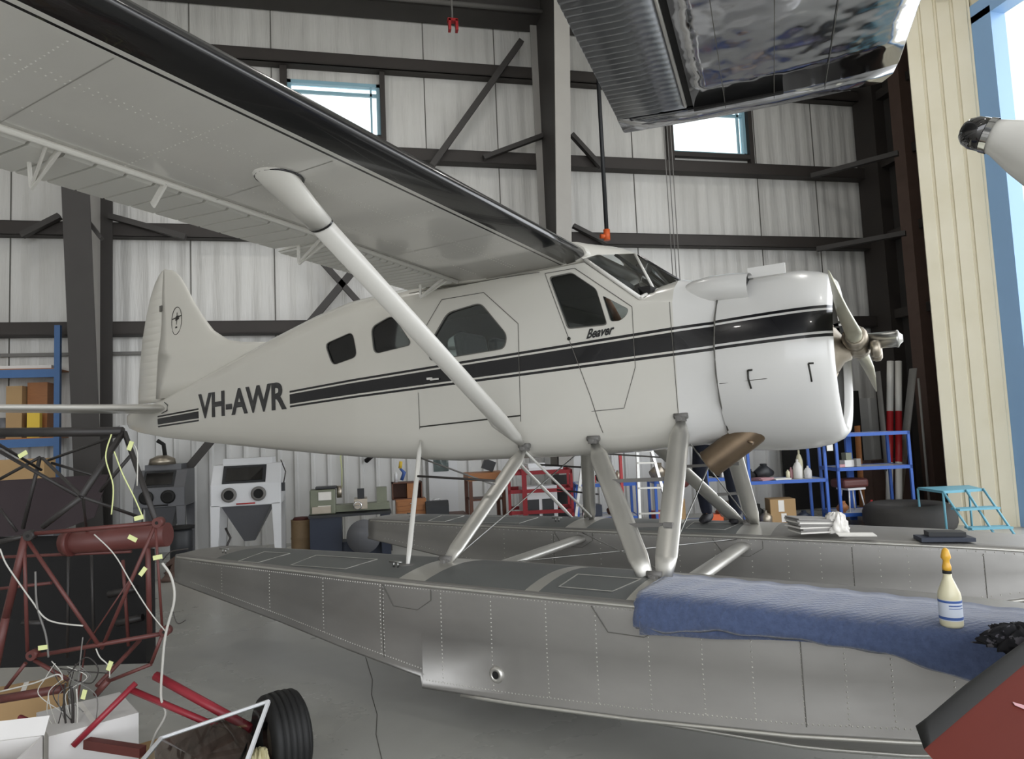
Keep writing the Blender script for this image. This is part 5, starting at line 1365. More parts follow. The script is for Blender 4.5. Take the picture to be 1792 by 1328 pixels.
b = MB().use('dark', True); b.tube([(0, 0, 0), (0.08, -0.08, 0.06), (0.2, 0.05, 0.12)], [0.05, 0.04, 0.012], 8); single('work_lamp', b, (wy(650,805,13.9)[0]-0.1, 13.9, zat(650, 805, 13.9)), 'black work lamp head on the wall above the lathe', 'lamp')

# --- bench with wooden chests
d = 12.0; zt_ = zat(740, 904, d)
t = Thing('workbench', gpt(745, d), 'low dark workbench carrying the wooden tool chests', 'bench')
t.part('bench_top', BX('wood_dark', (-0.65, 0.75, -0.1, 0.5, zt_-0.05, zt_)))
for x_ in (-0.6, 0.7):
    for y_ in (-0.05, 0.45): t.part('leg', BX('steel', (x_-0.03, x_+0.03, y_-0.03, y_+0.03, 0, zt_-0.05)))
s1 = mpp(d)
def at_(px, py, dd): p = gpt(px, dd); return (p[0], p[1], zat(px, py, dd))
t = Thing('tool_chest', at_(722, 904, d), 'light wooden machinist chest with drawers, lower of two left of the black toolbox', 'chest')
t.part('chest_body', BX('wood', (-0.26, 0.26, 0, 0.32, 0, 0.30)))
for k in range(3): dw = t.part('drawer', BX('wood', (-0.24, 0.24, -0.012, 0.0, 0.02+k*0.085, 0.095+k*0.085))); b = MB().use('chrome'); b.bb(-0.02, 0.02, -0.03, -0.01, 0.05+k*0.085, 0.062+k*0.085); b.build('knob', dw)
t = Thing('open_crate', (at_(716, 904, d)[0], at_(716, 904, d)[1]+0.02, zt_+0.30), 'dark wooden open crate on top of the light wooden chest', 'crate')
b = BX('wood_dark', (-0.26, 0.26, 0, 0.3, 0, 0.02), (-0.26, 0.26, 0, 0.3, 0.28, 0.30), (-0.26, -0.24, 0, 0.3, 0, 0.3), (0.24, 0.26, 0, 0.3, 0, 0.3), (-0.26, 0.26, 0.28, 0.3, 0, 0.3)); t.part('crate_shell', b)
t.part('divider', BX('wood', (0.0, 0.12, 0.02, 0.28, 0.02, 0.28)))
b = MB().use('white_enamel', True); b.lathe([(0, 0), (0.03, 0), (0.03, 0.14), (0.012, 0.18), (0, 0.18)], n=12); single('spray_can', b, (at_(694, 904, d)[0]+0.03, at_(716, 904, d)[1]+0.15, zt_+0.60), 'white spray can on top of the dark open crate', 'can')
b = MB().use('label_blue', True); b.tube([(0, 0, 0.03), (0.05, 0, 0.16), (-0.02, 0, 0.24)], [0.03, 0.035, 0.02], 8); b.use('yellow'); b.tube([(-0.02, 0, 0.24), (0.0, 0, 0.36)], 0.03, 8); single('air_tool', b, (at_(703, 904, d)[0]+0.04, at_(716, 904, d)[1]+0.15, zt_+0.60), 'blue and yellow hand tool on top of the dark open crate', 'tool')
t = Thing('toolbox', at_(768, 904, d), 'black steel toolbox right of the light wooden chest', 'toolbox')
bo = t.part('box_body', BX('toolblack', (-0.2, 0.2, 0, 0.25, 0, 0.17))); b = MB().use('toolblack'); b.prism([(0, 0.17), (0.05, 0.26), (0.2, 0.26), (0.25, 0.17)], -0.2, 0.2, lambda p, q: (q, p[0], p[1])); t.part('lid', b)
b = MB().use('chrome'); b.tube([(-0.06, 0.12, 0.26), (-0.06, 0.12, 0.29), (0.06, 0.12, 0.29), (0.06, 0.12, 0.26)], 0.006, 5); t.part('handle', b)
# side door in the back wall
x0, x1 = wy(750, 850, 14)[0], wy(800, 850, 14)[0]
b = BX('white_enamel', (x0, x1, 13.90, 13.95, 0, 2.1)); o = struct(b.build('door_1')); g = BX('glass', (x0+0.1, x0+0.4, 13.885, 13.895, 1.2, 1.9)); g.build('door_pane', o)
# orange bench
d = 12.0; zt_ = zat(850, 828, d)
t = Thing('wooden_table', gpt(856, d), 'tall wooden work table with dark legs left of the red rack', 'table')
t.part('table_top', BX('wood', (-0.32, 0.35, 0, 0.6, zt_-0.13, zt_)))
for x_ in (-0.28, 0.3):
    for y_ in (0.03, 0.55): t.part('leg', BX('wood_dark', (x_-0.03, x_+0.03, y_-0.03, y_+0.03, 0, zt_-0.13)))
t.part('lower_shelf', BX('wood_dark', (-0.28, 0.3, 0.03, 0.55, 0.75, 0.78)))
b = MB().use('toolblack'); b.box((0, 0, 0.09), (0.2, 0.15, 0.18), R=Matrix.Rotation(0.4, 3, 'Y')); single('bench_grinder', b, (gpt(866, d)[0], gpt(866, d)[1]+0.3, zt_+0.03), 'dark green grinder on the tall wooden table', 'grinder')
# red rack
d = 11.6
def rack(name, px0, px1, d, dp, levels, mt, label, cat='rack', top=None, post=0.045, deck=None, rz=0.0):
    c0, c1 = gpt(px0, d), gpt(px1, d); w = float(np.linalg.norm(c1[:2]-c0[:2])); a = math.atan2(c1[1]-c0[1], c1[0]-c0[0])
    t = Thing(name, c0, label, cat, a+rz); pm = (px0+px1)/2
    zs = [zat(pm, q, d) for q in levels]; zt = zat(pm, top, d) if top else max(zs)
    for x_ in (0, w-post):
        for y_ in (0, dp-post): t.part('post', BX(mt, (x_, x_+post, y_, y_+post, 0, zt)))
    for z_ in zs:
        s = t.part('shelf_frame', BX(mt, (0, w, 0, 0.03, z_-0.06, z_), (0, w, dp-0.03, dp, z_-0.06, z_), (0, 0.03, 0, dp, z_-0.06, z_), (w-0.03, w, 0, dp, z_-0.06, z_)))
        if deck: BX(deck, (0.03, w-0.03, 0.03, dp-0.03, z_-0.02, z_-0.005)).build('shelf_board', s)
    t.w = w; t.zs = zs; t.a = a; t.c0 = c0; t.dp = dp
    def put(x, y, z): return (c0[0]+math.cos(a)*x-math.sin(a)*y, c0[1]+math.sin(a)*x+math.cos(a)*y, z)
    t.put = put; return t
rk = rack('red_rack', 893, 1008, 11.6, 0.8, [824, 856, 893], 'red_rack', 'dark red steel rack behind the aft float struts', deck=None)
b = BX('red_rack', (0.24, 0.32, -0.03, 0.03, 0, rk.zs[0]+0.08)); rk.part('post', b)
z_ = rk.zs[0]
single('white_sheet_metal', BX('white_enamel', (-0.3, 0.3, -0.2, 0.2, 0, 0.05), (-0.3, 0.0, -0.15, 0.15, 0.05, 0.12)), rk.put(0.62, 0.35, z_+0.001), 'pale moulded tray lying on the top of the red rack', 'tray')
t = Thing('white_cabinet', rk.put(0.55, 0.25, 0.35), 'white cabinet with two dark panes inside the red rack', 'cabinet')
b = BX('white_enamel', (-0.3, 0.3, 0, 0.35, 0, 0.62)); t.part('cabinet_body', b)
for x_ in (-0.13, 0.13): t.part('door_pane', BX('toolblack', (x_-0.1, x_+0.1, -0.01, 0, 0.1, 0.4)))
t = Thing('step_stool', gpt(973, 11.0), 'small pale green step stool right of the white cabinet', 'stool')
t.part('seat', BX('tag', (-0.1, 0.1, -0.1, 0.1, 0.32, 0.35)))
for x_ in (-0.09, 0.09):
    for y_ in (-0.08, 0.08): t.part('leg', BX('tag', (x_-0.015, x_+0.015, y_-0.015, y_+0.015, 0, 0.32)))
single('black_sheet', BX('rubber', (-0.18, 0.18, 0, 0.02, 0, 1.1)), gpt(990, 12.6), 'black board leaning upright behind the red rack', 'board')
def ladder(name, pts, d, label, w=0.045, steps=4, back=True):
    (ax_, ay_), (bx_, by_), (cx_, cy_), (ex_, ey_) = pts  # left rail top/bottom, right rail top/bottom
    base = gpt((bx_+ex_)/2, d); t = Thing(name, base, label, 'ladder')
    L0, L1 = Vector(tuple(wd(ax_, ay_, d+0.2)-base)), Vector(tuple(gpt(bx_, d)-base)); R0_, R1_ = Vector(tuple(wd(cx_, cy_, d+0.2)-base)), Vector(tuple(gpt(ex_, d)-base))
    for p, q in ((L0, L1), (R0_, R1_)): b = MB().use('steel_bare'); b.bar(p, q, 0.03, w); t.part('rail', b)
    for k in range(steps):
        s_ = (k+0.5)/steps; b = MB().use('alu_strut'); b.bar(L0.lerp(L1, s_), R0_.lerp(R1_, s_), 0.06, 0.025); t.part('tread', b)
    b = MB().use('alu_strut'); b.bar(L0, R0_, 0.15, 0.04); t.part('top_cap', b)
    return t
ladder('step_ladder', [(1115, 788), (1122, 940), (1140, 788), (1190, 940)], 10.6, 'aluminium step ladder behind the front float struts')
ladder('folded_ladder', [(1020, 805), (1000, 940), (1030, 805), (1018, 940)], 10.9, 'folded narrow aluminium ladder beside the red rack', steps=5)
# blue benches
b1 = rack('blue_bench', 1012, 1122, 12.3, 0.7, [846, 905], 'blue_steel', 'blue steel bench behind the folded ladder', 'bench', deck='white_enamel')
b2 = rack('blue_bench', 1150, 1308, 12.4, 0.7, [838, 915], 'blue_steel', 'long blue steel bench behind the person', 'bench', deck='white_enamel')
b3 = rack('blue_shelf', 1316, 1456, 12.2, 0.75, [762, 840, 918], 'blue_steel', 'blue steel shelving holding a cardboard box, left of two', 'shelf', deck='white_enamel')
b4 = rack('blue_shelf', 1473, 1606, 12.2, 0.75, [756, 816, 896], 'blue_steel', 'open blue steel shelving beside the teal steps, right of two', 'shelf', deck='white_enamel')
# clutter: small countable items, each its own
random.seed(5)
def small(kind, pos, s, mt, label, rz=0.0):
    if kind == 'box': b = BX(mt, (-s[0]/2, s[0]/2, -s[1]/2, s[1]/2, 0, s[2])); cat = 'box'; nm = 'small_box'
    elif kind == 'can':
        b = MB().use(mt, True); r, h = s[0]/2, s[2]; b.lathe([(0, 0), (r, 0), (r, h*0.78), (r*0.5, h*0.86), (r*0.4, h), (0, h)], n=14); cat = 'can'; nm = 'can'
    elif kind == 'jug':
        b = MB().use(mt, True); r, h = s[0]/2, s[2]; b.lathe([(0, 0), (r, 0), (r*1.02, h*0.6), (r*0.6, h*0.8), (r*0.28, h*0.86), (r*0.28, h), (0, h)], n=14); cat = 'jug'; nm = 'jug'
    elif kind == 'tool':
        b = MB().use(mt, True); b.tube([(-s[0]/2, 0, s[2]*0.3), (0, 0, s[2]*0.5), (s[0]/2, 0.02, s[2]*0.35)], [s[2]*0.25, s[2]*0.5, s[2]*0.2], 8); b.tube([(0, 0, 0), (0, 0, s[2])], s[2]*0.22, 8); cat = 'tool'; nm = 'hand_tool'
    else:
        b = MB().use(mt); [b.box((random.uniform(-.01, .01), random.uniform(-.01, .01), 0.006+k*0.012), (s[0], s[1], 0.01), rz=random.uniform(-.2, .2)) for k in range(max(1, int(s[2]/0.012)))]; cat = 'papers'; nm = 'paper_stack'
    return single(nm, b, pos, label, cat, rz)
zb = b3.zs[1]
for i, (x, y, k, s, mt, lab) in enumerate([
 (0.12, 0.3, 'tool', (0.25, 0.1, 0.2), 'dark', 'black tangle of tools at the left end of the middle shelf'), (0.42, 0.4, 'tool', (0.4, 0.1, 0.28), 'toolblack', 'black power tool in the middle of the left blue shelving'),
 (0.30, 0.15, 'paper', (0.3, 0.25, 0.05), 'pink', 'mauve papers under the black power tool'), (0.62, 0.2, 'paper', (0.3, 0.3, 0.03), 'paper', 'flat papers on the middle shelf of the left blue shelving'),
 (0.80, 0.25, 'can', (0.07, 0.07, 0.16), 'bottle', 'small cream can left of the white jug'), (0.88, 0.3, 'can', (0.06, 0.06, 0.2), 'pink', 'pinkish can behind the small cream can'), (0.98, 0.25, 'jug', (0.16, 0.16, 0.34), 'paper', 'white plastic jug on the middle shelf of the left blue shelving'),
 (1.08, 0.4, 'jug', (0.12, 0.12, 0.5), 'bottle', 'tall pale bottle behind the white plastic jug'), (1.14, 0.2, 'jug', (0.13, 0.13, 0.22), 'card_white', 'short white jug at the right end of the middle shelf')]):
    small(k, b3.put(x, y, zb+0.001), s, mt, lab, random.uniform(-.3, .3))
zb = b3.zs[2]
t = Thing('parcel', b3.put(0.62, 0.25, zb+0.001), 'brown cardboard parcel with white labels on the bottom of the left blue shelving', 'box', -0.3)
t.part('carton_body', BX('cardboard', (-0.22, 0.22, -0.17, 0.17, 0, 0.44))); t.part('shipping_label', BX('paper', (-0.08, 0.02, -0.173, -0.17, 0.22, 0.42))); t.part('shipping_label', BX('paper', (-0.04, 0.05, -0.173, -0.17, 0.04, 0.19)))
small('tool', b3.put(0.2, 0.3, zb+0.001), (0.4, 0.1, 0.35), 'dark', 'black machine part left of the brown parcel'); small('jug', b3.put(0.3, 0.12, zb+0.001), (0.22, 0.2, 0.25), 'castmetal', 'grey metal jar left of the brown parcel'); small('tool', b3.put(1.05, 0.3, zb+0.001), (0.3, 0.1, 0.2), 'navy', 'dark bundle right of the brown parcel')
single('hanging_towel', BX('paper', (-0.06, 0.06, 0, 0.01, 0, 0.3)), b3.put(b3.w+0.06, -0.03, b3.zs[0]-0.3), 'white towel hanging from the top rail of the left blue shelving', 'towel')
zb = b4.zs[1]
small('box', b4.put(0.28, 0.2, zb+.001), (0.2, 0.14, 0.12), 'card_white', 'pale box, lowest of the pile on the right blue shelving'); small('box', b4.put(0.28, 0.2, zb+.122), (0.12, 0.12, 0.13), 'lathe_green', 'grey green box on top of the pale box'); small('box', b4.put(0.43, 0.15, zb+.001), (0.09, 0.1, 0.14), 'paper_grey', 'grey box right of the pale box pile'); small('box', b4.put(0.14, 0.15, zb+.001), (0.12, 0.1, 0.05), 'pink', 'small pink box left of the pale box pile')
zb = b4.zs[2]
o = single('folded_cushion', bevel(BX('maroon', (-0.26, 0.26, -0.2, 0.2, 0, 0.16)).build('folded_cushion'), 0.05, 3).data and MB().use('maroon').bb(-0.26, 0.26, -0.2, 0.2, 0, 0.16) if False else BX('maroon', (-0.26, 0.26, -0.2, 0.2, 0, 0.16)), b4.put(0.36, 0.35, zb+0.42), 'dark maroon cushion on the white stool in the right blue shelving', 'cushion'); bevel(o, 0.05, 3)
t = Thing('white_stool', b4.put(0.38, 0.35, zb+0.001), 'small white stool on the lower shelf of the right blue shelving', 'stool')
t.part('seat', BX('white_enamel', (-0.18, 0.18, -0.16, 0.16, 0.38, 0.415)))
for x_ in (-0.14, 0.14):
    for y_ in (-0.12, 0.12): b = MB().use('white_enamel', True); b.tube([(x_*1.15, y_*1.15, 0), (x_*0.8, y_*0.8, 0.38)], 0.014, 6); t.part('leg', b)
small('can', b4.put(0.62, 0.12, zb+.001), (0.09, 0.09, 0.2), 'red', 'red and white can right of the white stool'); small('tool', b4.put(0.12, 0.15, zb+.001), (0.2, 0.1, 0.2), 'wood', 'brown hand tool left of the white stool')
# items on the benches
zb = b1.zs[0]; small('box', b1.put(0.25, 0.3, zb+.001), (0.25, 0.2, 0.12), 'red', 'red box on the blue bench behind the folded ladder'); small('tool', b1.put(0.55, 0.3, zb+.001), (0.3, 0.2, 0.25), 'toolblack', 'black grinder on the blue bench behind the folded ladder'); small('can', b1.put(0.8, 0.3, zb+.001), (0.1, 0.1, 0.2), 'castmetal', 'grey can on the blue bench behind the folded ladder')
small('can', b1.put(0.7, 0.2, zb+.001), (0.08, 0.08, 0.28), 'red', 'red can standing at the right end of the blue bench')
zb = b1.zs[1]; small('box', b1.put(0.3, 0.3, zb+.001), (0.3, 0.25, 0.2), 'navy', 'dark blue box under the blue bench'); small('tool', b1.put(0.75, 0.3, zb+.001), (0.35, 0.2, 0.22), 'wood_dark', 'brown bundle under the blue bench')
single('red_post', BX('red', (-0.025, 0.025, -0.02, 0.02, 0, 1.45)), gpt(1093, 12.1), 'thin red post standing at the blue bench', 'post')
b2.part('post', BX('blue_steel', (0.86, 0.98, -0.01, 0.03, 0, b2.zs[0]+0.25)))
zb = b2.zs[0]
for x, k, s, mt, lab in ((0.15, 'tool', (0.3, 0.2, 0.3), 'castmetal', 'grey metal fitting at the left end of the long blue bench'), (0.42, 'can', (0.1, 0.1, 0.22), 'yellow', 'yellow can on the long blue bench'), (0.6, 'tool', (0.25, 0.2, 0.22), 'dark', 'black tool left of the person on the long blue bench'),
  (1.2, 'tool', (0.35, 0.2, 0.3), 'dark', 'black coiled tool at the right end of the long blue bench'), (1.35, 'box', (0.2, 0.2, 0.18), 'card_white', 'white box at the right end of the long blue bench')): small(k, b2.put(x, 0.3, zb+.001), s, mt, lab)
zb = b2.zs[1]
for x, k, s, mt, lab in ((0.12, 'box', (0.25, 0.2, 0.22), 'red', 'red box on the lower shelf of the long blue bench'), (0.36, 'jug', (0.22, 0.2, 0.4), 'white_enamel', 'white canister on the lower shelf of the long blue bench'), (0.5, 'box', (0.1, 0.2, 0.42), 'cardboard', 'narrow cardboard box beside the white canister'),
  (1.1, 'box', (0.25, 0.25, 0.12), 'orange', 'orange case on the lower shelf right of the person'), (1.02, 'can', (0.09, 0.1, 0.3), 'orange', 'orange bottle on the lower shelf right of the person'), (1.32, 'tool', (0.3, 0.2, 0.35), 'castmetal', 'grey machine on the lower shelf at right')): small(k, b2.put(x, 0.25, zb+.001), s, mt, lab)
b = MB().use('maroon', True); b.lathe([(0, 0), (0.12, 0), (0.12, 0.12), (0, 0.12)], (0, 0, 0.12), 'y', 20); single('red_reel', b, b2.put(0.5, -0.14, 0.80), 'round red hose reel hung on the front of the long blue bench', 'reel')
# --- tyre on the floor
tc = (gpt(1540, 11.3)+gpt(1688, 11.3))/2; tw = float(np.linalg.norm(gpt(1688, 11.3)-gpt(1540, 11.3)))/2; tc = tc+np.array([FW_[0], FW_[1], 0])*0.35; tw *= 1.02
b = MB().use('rubber_grey', True); hh = 0.44
b.lathe([(tw*0.5, 0.06), (tw*0.62, 0.02), (tw*0.85, 0.0), (tw*0.96, 0.06), (tw, 0.14), (tw, hh-0.14), (tw*0.96, hh-0.06), (tw*0.82, hh), (tw*0.62, hh-0.03), (tw*0.5, hh-0.07), (tw*0.48, hh/2), (tw*0.5, 0.06)], n=48)
single('large_tyre', b, tc, 'large black tyre lying flat on the floor before the teal steps', 'tyre')
# --- teal rolling steps
d = 10.6
b0 = gpt(1700, d); t = Thing('rolling_steps', b0, 'pale teal steel rolling steps at the foot of the cream door panel', 'steps')
def sp_(px, py, dd): return tuple(wd(px, py, dd)-b0)
def fpz(px, dd): return tuple(gpt(px, dd)-b0)
b = MB().use('teal'); topz = zat(1650, 850, d+0.4)
A = [np.array(sp_(1606, 855, 11.2)), np.array(sp_(1695, 848, 11.2)), np.array(sp_(1720, 852, 10.6)), np.array(sp_(1650, 860, 10.5))]
za = float(np.mean([p[2] for p in A])); A = [np.array((p[0], p[1], za)) for p in A]
b.add([tuple(p) for p in A]+[(p[0], p[1], p[2]-0.04) for p in A], [(0, 1, 2, 3), (7, 6, 5, 4), (0, 4, 5, 1), (1, 5, 6, 2), (2, 6, 7, 3), (3, 7, 4, 0)]); t.part('platform', b)
rails = [((1650, 862, 10.5), (1712, 10.15)), ((1690, 858, 10.55), (1750, 10.1)), ((1720, 855, 10.6), (1785, 10.05))]
ends = []
for (tpx, bpx) in rails:
    p = Vector(sp_(*tpx)); p.z = za; q = Vector(fpz(*bpx)); ends.append((p, q)); b = MB().use('teal', True); b.tube([p, q], 0.017, 6); t.part('stringer', b)
for s_ in (0.36, 0.72, 0.97):
    p, q = ends[0][0].lerp(ends[0][1], s_), ends[2][0].lerp(ends[2][1], s_); b = MB().use('teal'); b.bar(p, q, 0.2, 0.03); t.part('tread', b)
for k, p in enumerate((A[0], A[1], A[3])):
    b = MB().use('teal', True); b.tube([(p[0], p[1], za-0.02), (p[0]*0.98, p[1], 0)], 0.017, 6); t.part('leg', b)
# --- things leaning in the corner
def pole(name, p, q, d0, d1, r, mts, label, cat='pole', flat=1.0):
    base = gpt(q[0], d1); top = wd(p[0], p[1], d0); b = MB(); T_ = Vector(tuple(top-base)); n = len(mts)
    for i, mt in enumerate(mts): b.use(mt, True); b.tube([T_*(1-i/n), T_*(1-(i+1)/n)], r, 10, flat=flat)
    return single(name, b, base, label, cat)
pole('striped_pole', (1558, 632), (1556, 900), 14.0, 13.6, 0.065, ['white', 'white', 'red', 'red', 'white', 'white'], 'white pole with a red band leaning in the dark corner, left of two')
pole('striped_pole', (1572, 632), (1573, 900), 14.0, 13.6, 0.065, ['white', 'white', 'red', 'red', 'white', 'white'], 'white pole with a red band leaning in the dark corner, right of two')
pole('grey_plank', (1598, 645), (1570, 900), 14.1, 13.7, 0.1, ['paper_grey', 'castmetal'], 'flat grey tapered blade leaning right of the striped poles', 'plank', 0.3)
pole('thin_rod', (1607, 662), (1628, 900), 13.6, 13.3, 0.022, ['paper_grey'], 'thin pale rod leaning in the corner beside the brown column', 'rod')
pole('brown_plank', (1536, 650), (1560, 900), 14.0, 13.6, 0.07, ['steel_grey'], 'grey brown plank leaning left of the striped poles', 'plank', 0.4)
pole('brown_plank', (1500, 745), (1510, 900), 14.2, 14.0, 0.08, ['wood'], 'short wooden plank behind the right blue shelving', 'plank', 0.4)
b = MB().use('steel_brown'); b.box((0, 0, 0.5), (1.0, 0.3, 1.0)); single('scrap_bin', b, gpt(1558, 14.6), 'dark brown bin of scrap behind the right blue shelving', 'bin')
single('dark_recess', BX('dark', (-0.9, 0.9, 0, 0.3, 0, 2.5)), (gpt(1560, 13.3)[0], 13.35, 0), 'tall black board put in for the dark recess behind the corner poles', 'board')  # flat black slab that paints in the darkness of the recess
single('blue_post', BX('blue_steel', (-0.06, 0.06, 0, 0.05, 0, zat(1495, 715, 13.0))), gpt(1496, 13.0), 'short blue post behind the propeller', 'post')
# --- papers and clipboards on the far float
def onfar(px, py, z=0.70): return a2w(on_z(px, py, z))
p = onfar(1422, 930); b = MB()
for k in range(9):
    b.use('paper_grey' if k % 3 else 'paper'); b.box((random.uniform(-.015, .015), random.uniform(-.01, .01), 0.008+k*0.013), (0.34, 0.24, 0.012), R=Matrix.Rotation(0.01*k, 3, 'Y') @ Matrix.Rotation(random.uniform(-.12, .12), 3, 'Z'))
single('newspaper_stack', b, p+np.array([0, 0, 0.0]), 'stack of folded grey newspapers on the far float deck', 'newspapers', -0.1)
crumple('crumpled_paper', onfar(1463, 930), 0.08, 0.16, 'paper', 'crumpled white paper right of the newspaper stack', 'paper', 31, 0.4)
single('paper_sheet', BX('paper', (-0.14, 0.14, -0.08, 0.08, 0, 0.008)), onfar(1498, 936), 'flat white sheet on the far float deck', 'paper', -0.5)
p = onfar(1652, 944, 0.66)
single('blue_folder', BX('navy', (-0.19, 0.19, -0.1, 0.1, 0, 0.03)), p+np.array([0, 0, -0.004]), 'dark blue folder lying on the far float deck', 'folder', -0.45)
single('black_case', BX('toolblack', (-0.13, 0.13, -0.07, 0.07, 0, 0.035)), p+np.array([0.03, 0.02, 0.027]), 'black case lying on the dark blue folder', 'case', -0.5)
#@@PERSON

# --- person standing on the far float, reaching into the cockpit
pw = empty('person', a2w((-1.67, 1.32, 0.705)), AH, 'person in dark navy trousers standing on the far float with one arm in the cockpit', 'person')
PO = Vector((-1.67, 1.32, 0.705))
def skin(name, chains, mt, parent, sub=1, extra=None):
    vs, es, rs = [], [], []
    for ch in chains:
        prev = None
        for (p, r) in ch:
            p = Vector(p)-PO; hit = None
            for i, q in enumerate(vs):
                if (q-p).length < 1e-4: hit = i
            if hit is None: vs.append(p); rs.append(r); hit = len(vs)-1
            if prev is not None: es.append((prev, hit))
            prev = hit
    me = bpy.data.meshes.new(name); me.from_pydata([tuple(v) for v in vs], es, []); me.materials.append(M[mt])
    o = bpy.data.objects.new(name, me); COL.objects.link(o); o.parent = parent
    md = o.modifiers.new('skin', 'SKIN'); md.use_smooth_shade = True
    for i, r in enumerate(rs):
        sv = me.skin_vertices[0].data[i]; sv.radius = (r, r) if not isinstance(r, tuple) else r; sv.use_root = (i == 0)
    s = o.modifiers.new('sub', 'SUBSURF'); s.levels = sub; s.render_levels = sub
    bpy.context.view_layer.update(); m2 = eval_mesh(o); o.modifiers.clear(); o.data = m2
    return o
pel = (-1.67, 1.20, 1.60); chest = (-1.80, 1.00, 1.98); neck = (-1.86, 0.93, 2.19); wst = (-1.73, 1.11, 1.76)
kL, kR = (-1.83, 1.22, 1.17), (-1.53, 1.24, 1.17); aL, aR = (-1.81, 1.36, 0.79), (-1.53, 1.38, 0.79)
hL, hR = (-1.77, 1.21, 1.55), (-1.57, 1.21, 1.55)
sL, sR = (-2.02, 0.92, 2.12), (-1.68, 0.98, 2.12)
hnd = Vector(on_y(1063, 523, 0.02)); elb = Vector(on_y(1084, 566, 0.30)); wr = elb.lerp(hnd, 0.8)
hipc = (-1.45, 1.06, 1.82); wrR = (-1.45, 0.86, 1.72)
def fingers(w, d, side_, r=0.009):
    w = Vector(w); d = Vector(d).normalized(); s_ = d.cross(Vector((0, 0, 1))).normalized(); n_ = s_.cross(d); out = []
    palm = w+d*0.06
    for k, L_ in ((-1.5, 0.062), (-0.5, 0.075), (0.5, 0.07), (1.5, 0.055)):
        b0 = w+d*0.085+s_*k*0.02; p1 = b0+d*L_*0.5; p2 = p1+d*L_*0.42-n_*0.018; p3 = p2+d*0.012-n_*0.02
        out.append([(palm, (0.03, 0.018)), (b0, r), (p1, r), (p2, r*0.9), (p3, r*0.8)])
    t0 = w+d*0.03+s_*side_*0.03; out.append([(palm, (0.03, 0.018)), (t0+s_*side_*0.012, r*1.1), (t0+d*0.035+s_*side_*0.025, r), (t0+d*0.06+s_*side_*0.022-n_*0.01, r*0.85)])
    return out
head = (-1.90, 0.86, 2.33); htop = (-1.90, 0.85, 2.41)
dL = hnd-wr
chains = [[(pel, (0.145, 0.10)), (wst, (0.125, 0.095)), (chest, (0.155, 0.105)), (neck, 0.055), (head, (0.075, 0.088)), (htop, (0.068, 0.08))],
  [(pel, (0.145, 0.10)), (hL, 0.085), (kL, 0.055), (aL, 0.038), ((aL[0], aL[1]-0.12, 0.735), 0.033)], [(pel, (0.145, 0.10)), (hR, 0.085), (kR, 0.055), (aR, 0.038), ((aR[0], aR[1]-0.12, 0.735), 0.033)],
  [(chest, (0.155, 0.105)), (sL, 0.06), (tuple(elb), 0.04), (tuple(wr), 0.028), (tuple(wr+dL.normalized()*0.06), (0.03, 0.018))],
  [(chest, (0.155, 0.105)), (sR, 0.06), (hipc, 0.042), (wrR, 0.028), (tuple(Vector(wrR)+(Vector(wrR)-Vector(hipc)).normalized()*0.06), (0.03, 0.018))]]
chains += fingers(wr, dL, 1) + fingers(wrR, Vector(wrR)-Vector(hipc), -1)
body_p = skin('body', chains, 'skin_tone', pw, 2)
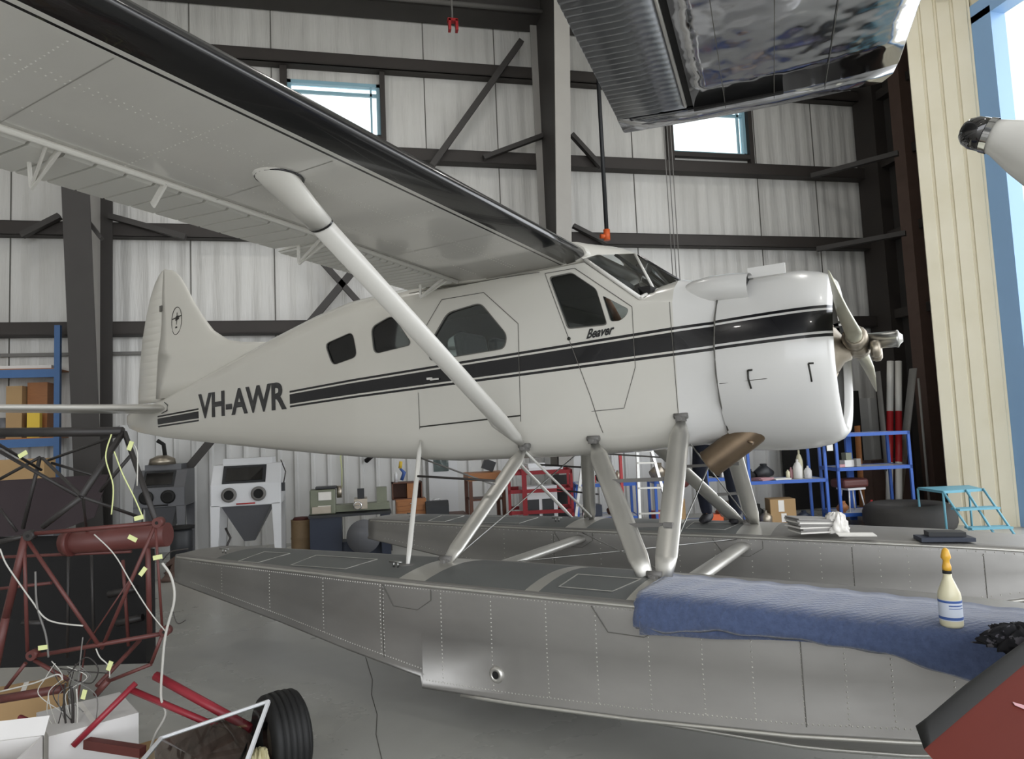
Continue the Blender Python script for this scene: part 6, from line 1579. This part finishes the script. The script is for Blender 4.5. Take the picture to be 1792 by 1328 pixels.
# face features joined to the same mesh
b = MB().use('skin_tone', True); fwd = Vector((-0.35, -0.93, -0.05)).normalized(); hc = Vector(head)-PO
sd = fwd.cross(Vector((0, 0, 1))).normalized()
b.tube([hc+fwd*0.07+Vector((0, 0, 0.02)), hc+fwd*0.105-Vector((0, 0, 0.01)), hc+fwd*0.085-Vector((0, 0, 0.02))], [0.008, 0.014, 0.008], 8)
for s_ in (-1, 1): b.tube([hc+sd*s_*0.075+Vector((0, 0, 0.025)), hc+sd*s_*0.09+Vector((0, 0, 0.0)), hc+sd*s_*0.076-Vector((0, 0, 0.03))], [0.01, 0.016, 0.008], 8)
b.build('face', body_p)
b = MB().use('dark', True)
for s_ in (-1, 1): b.tube([hc+fwd*0.083+sd*s_*0.03+Vector((0, 0, 0.018)), hc+fwd*0.092+sd*s_*0.03+Vector((0, 0, 0.018))], 0.008, 8)
b.use('maroon'); b.tube([hc+fwd*0.083-sd*0.02-Vector((0, 0, 0.045)), hc+fwd*0.09-Vector((0, 0, 0.047)), hc+fwd*0.083+sd*0.02-Vector((0, 0, 0.045))], 0.005, 6); b.build('eyes_and_mouth', body_p)
skin('trousers', [[(wst, (0.14, 0.11)), (pel, (0.16, 0.118)), (hL, 0.102), (kL, 0.075), ((aL[0], aL[1]-0.01, 0.755), 0.058)], [(pel, (0.16, 0.118)), (hR, 0.102), (kR, 0.075), ((aR[0], aR[1]-0.01, 0.755), 0.058)]], 'jeans', pw, 2)
skin('shirt', [[(pel, (0.15, 0.112)), (wst, (0.145, 0.112)), (chest, (0.17, 0.12)), (neck, 0.062)], [(chest, (0.17, 0.12)), (sL, 0.075), (tuple(Vector(sL).lerp(elb, 0.55)), 0.058)], [(chest, (0.17, 0.12)), (sR, 0.075), (tuple(Vector(sR).lerp(Vector(hipc), 0.6)), 0.058)]], 'shirt', pw, 2)
for a_ in (aL, aR):
    b = MB().use('shoe', True); c_ = Vector(a_)-PO
    b.rings([[(c_.x+math.cos(t_)*w_, c_.y+y_, max(0.0, z_+math.sin(t_)*h_)) for t_ in [2*math.pi*k/12 for k in range(12)]] for y_, w_, h_, z_ in ((0.07, 0.025, 0.03, 0.035), (0.05, 0.04, 0.055, 0.05), (0.0, 0.045, 0.06, 0.05), (-0.1, 0.05, 0.042, 0.035), (-0.17, 0.045, 0.03, 0.028), (-0.205, 0.02, 0.015, 0.02))]); b.build('shoe', pw)
b = MB().use('hair', True); hv = Vector(htop)-PO-fwd*0.012
b.lathe([(0.0, 0.07), (0.045, 0.06), (0.075, 0.03), (0.088, -0.01), (0.084, -0.06), (0.07, -0.075)], hv, 'z', 20); b.build('hair', pw)
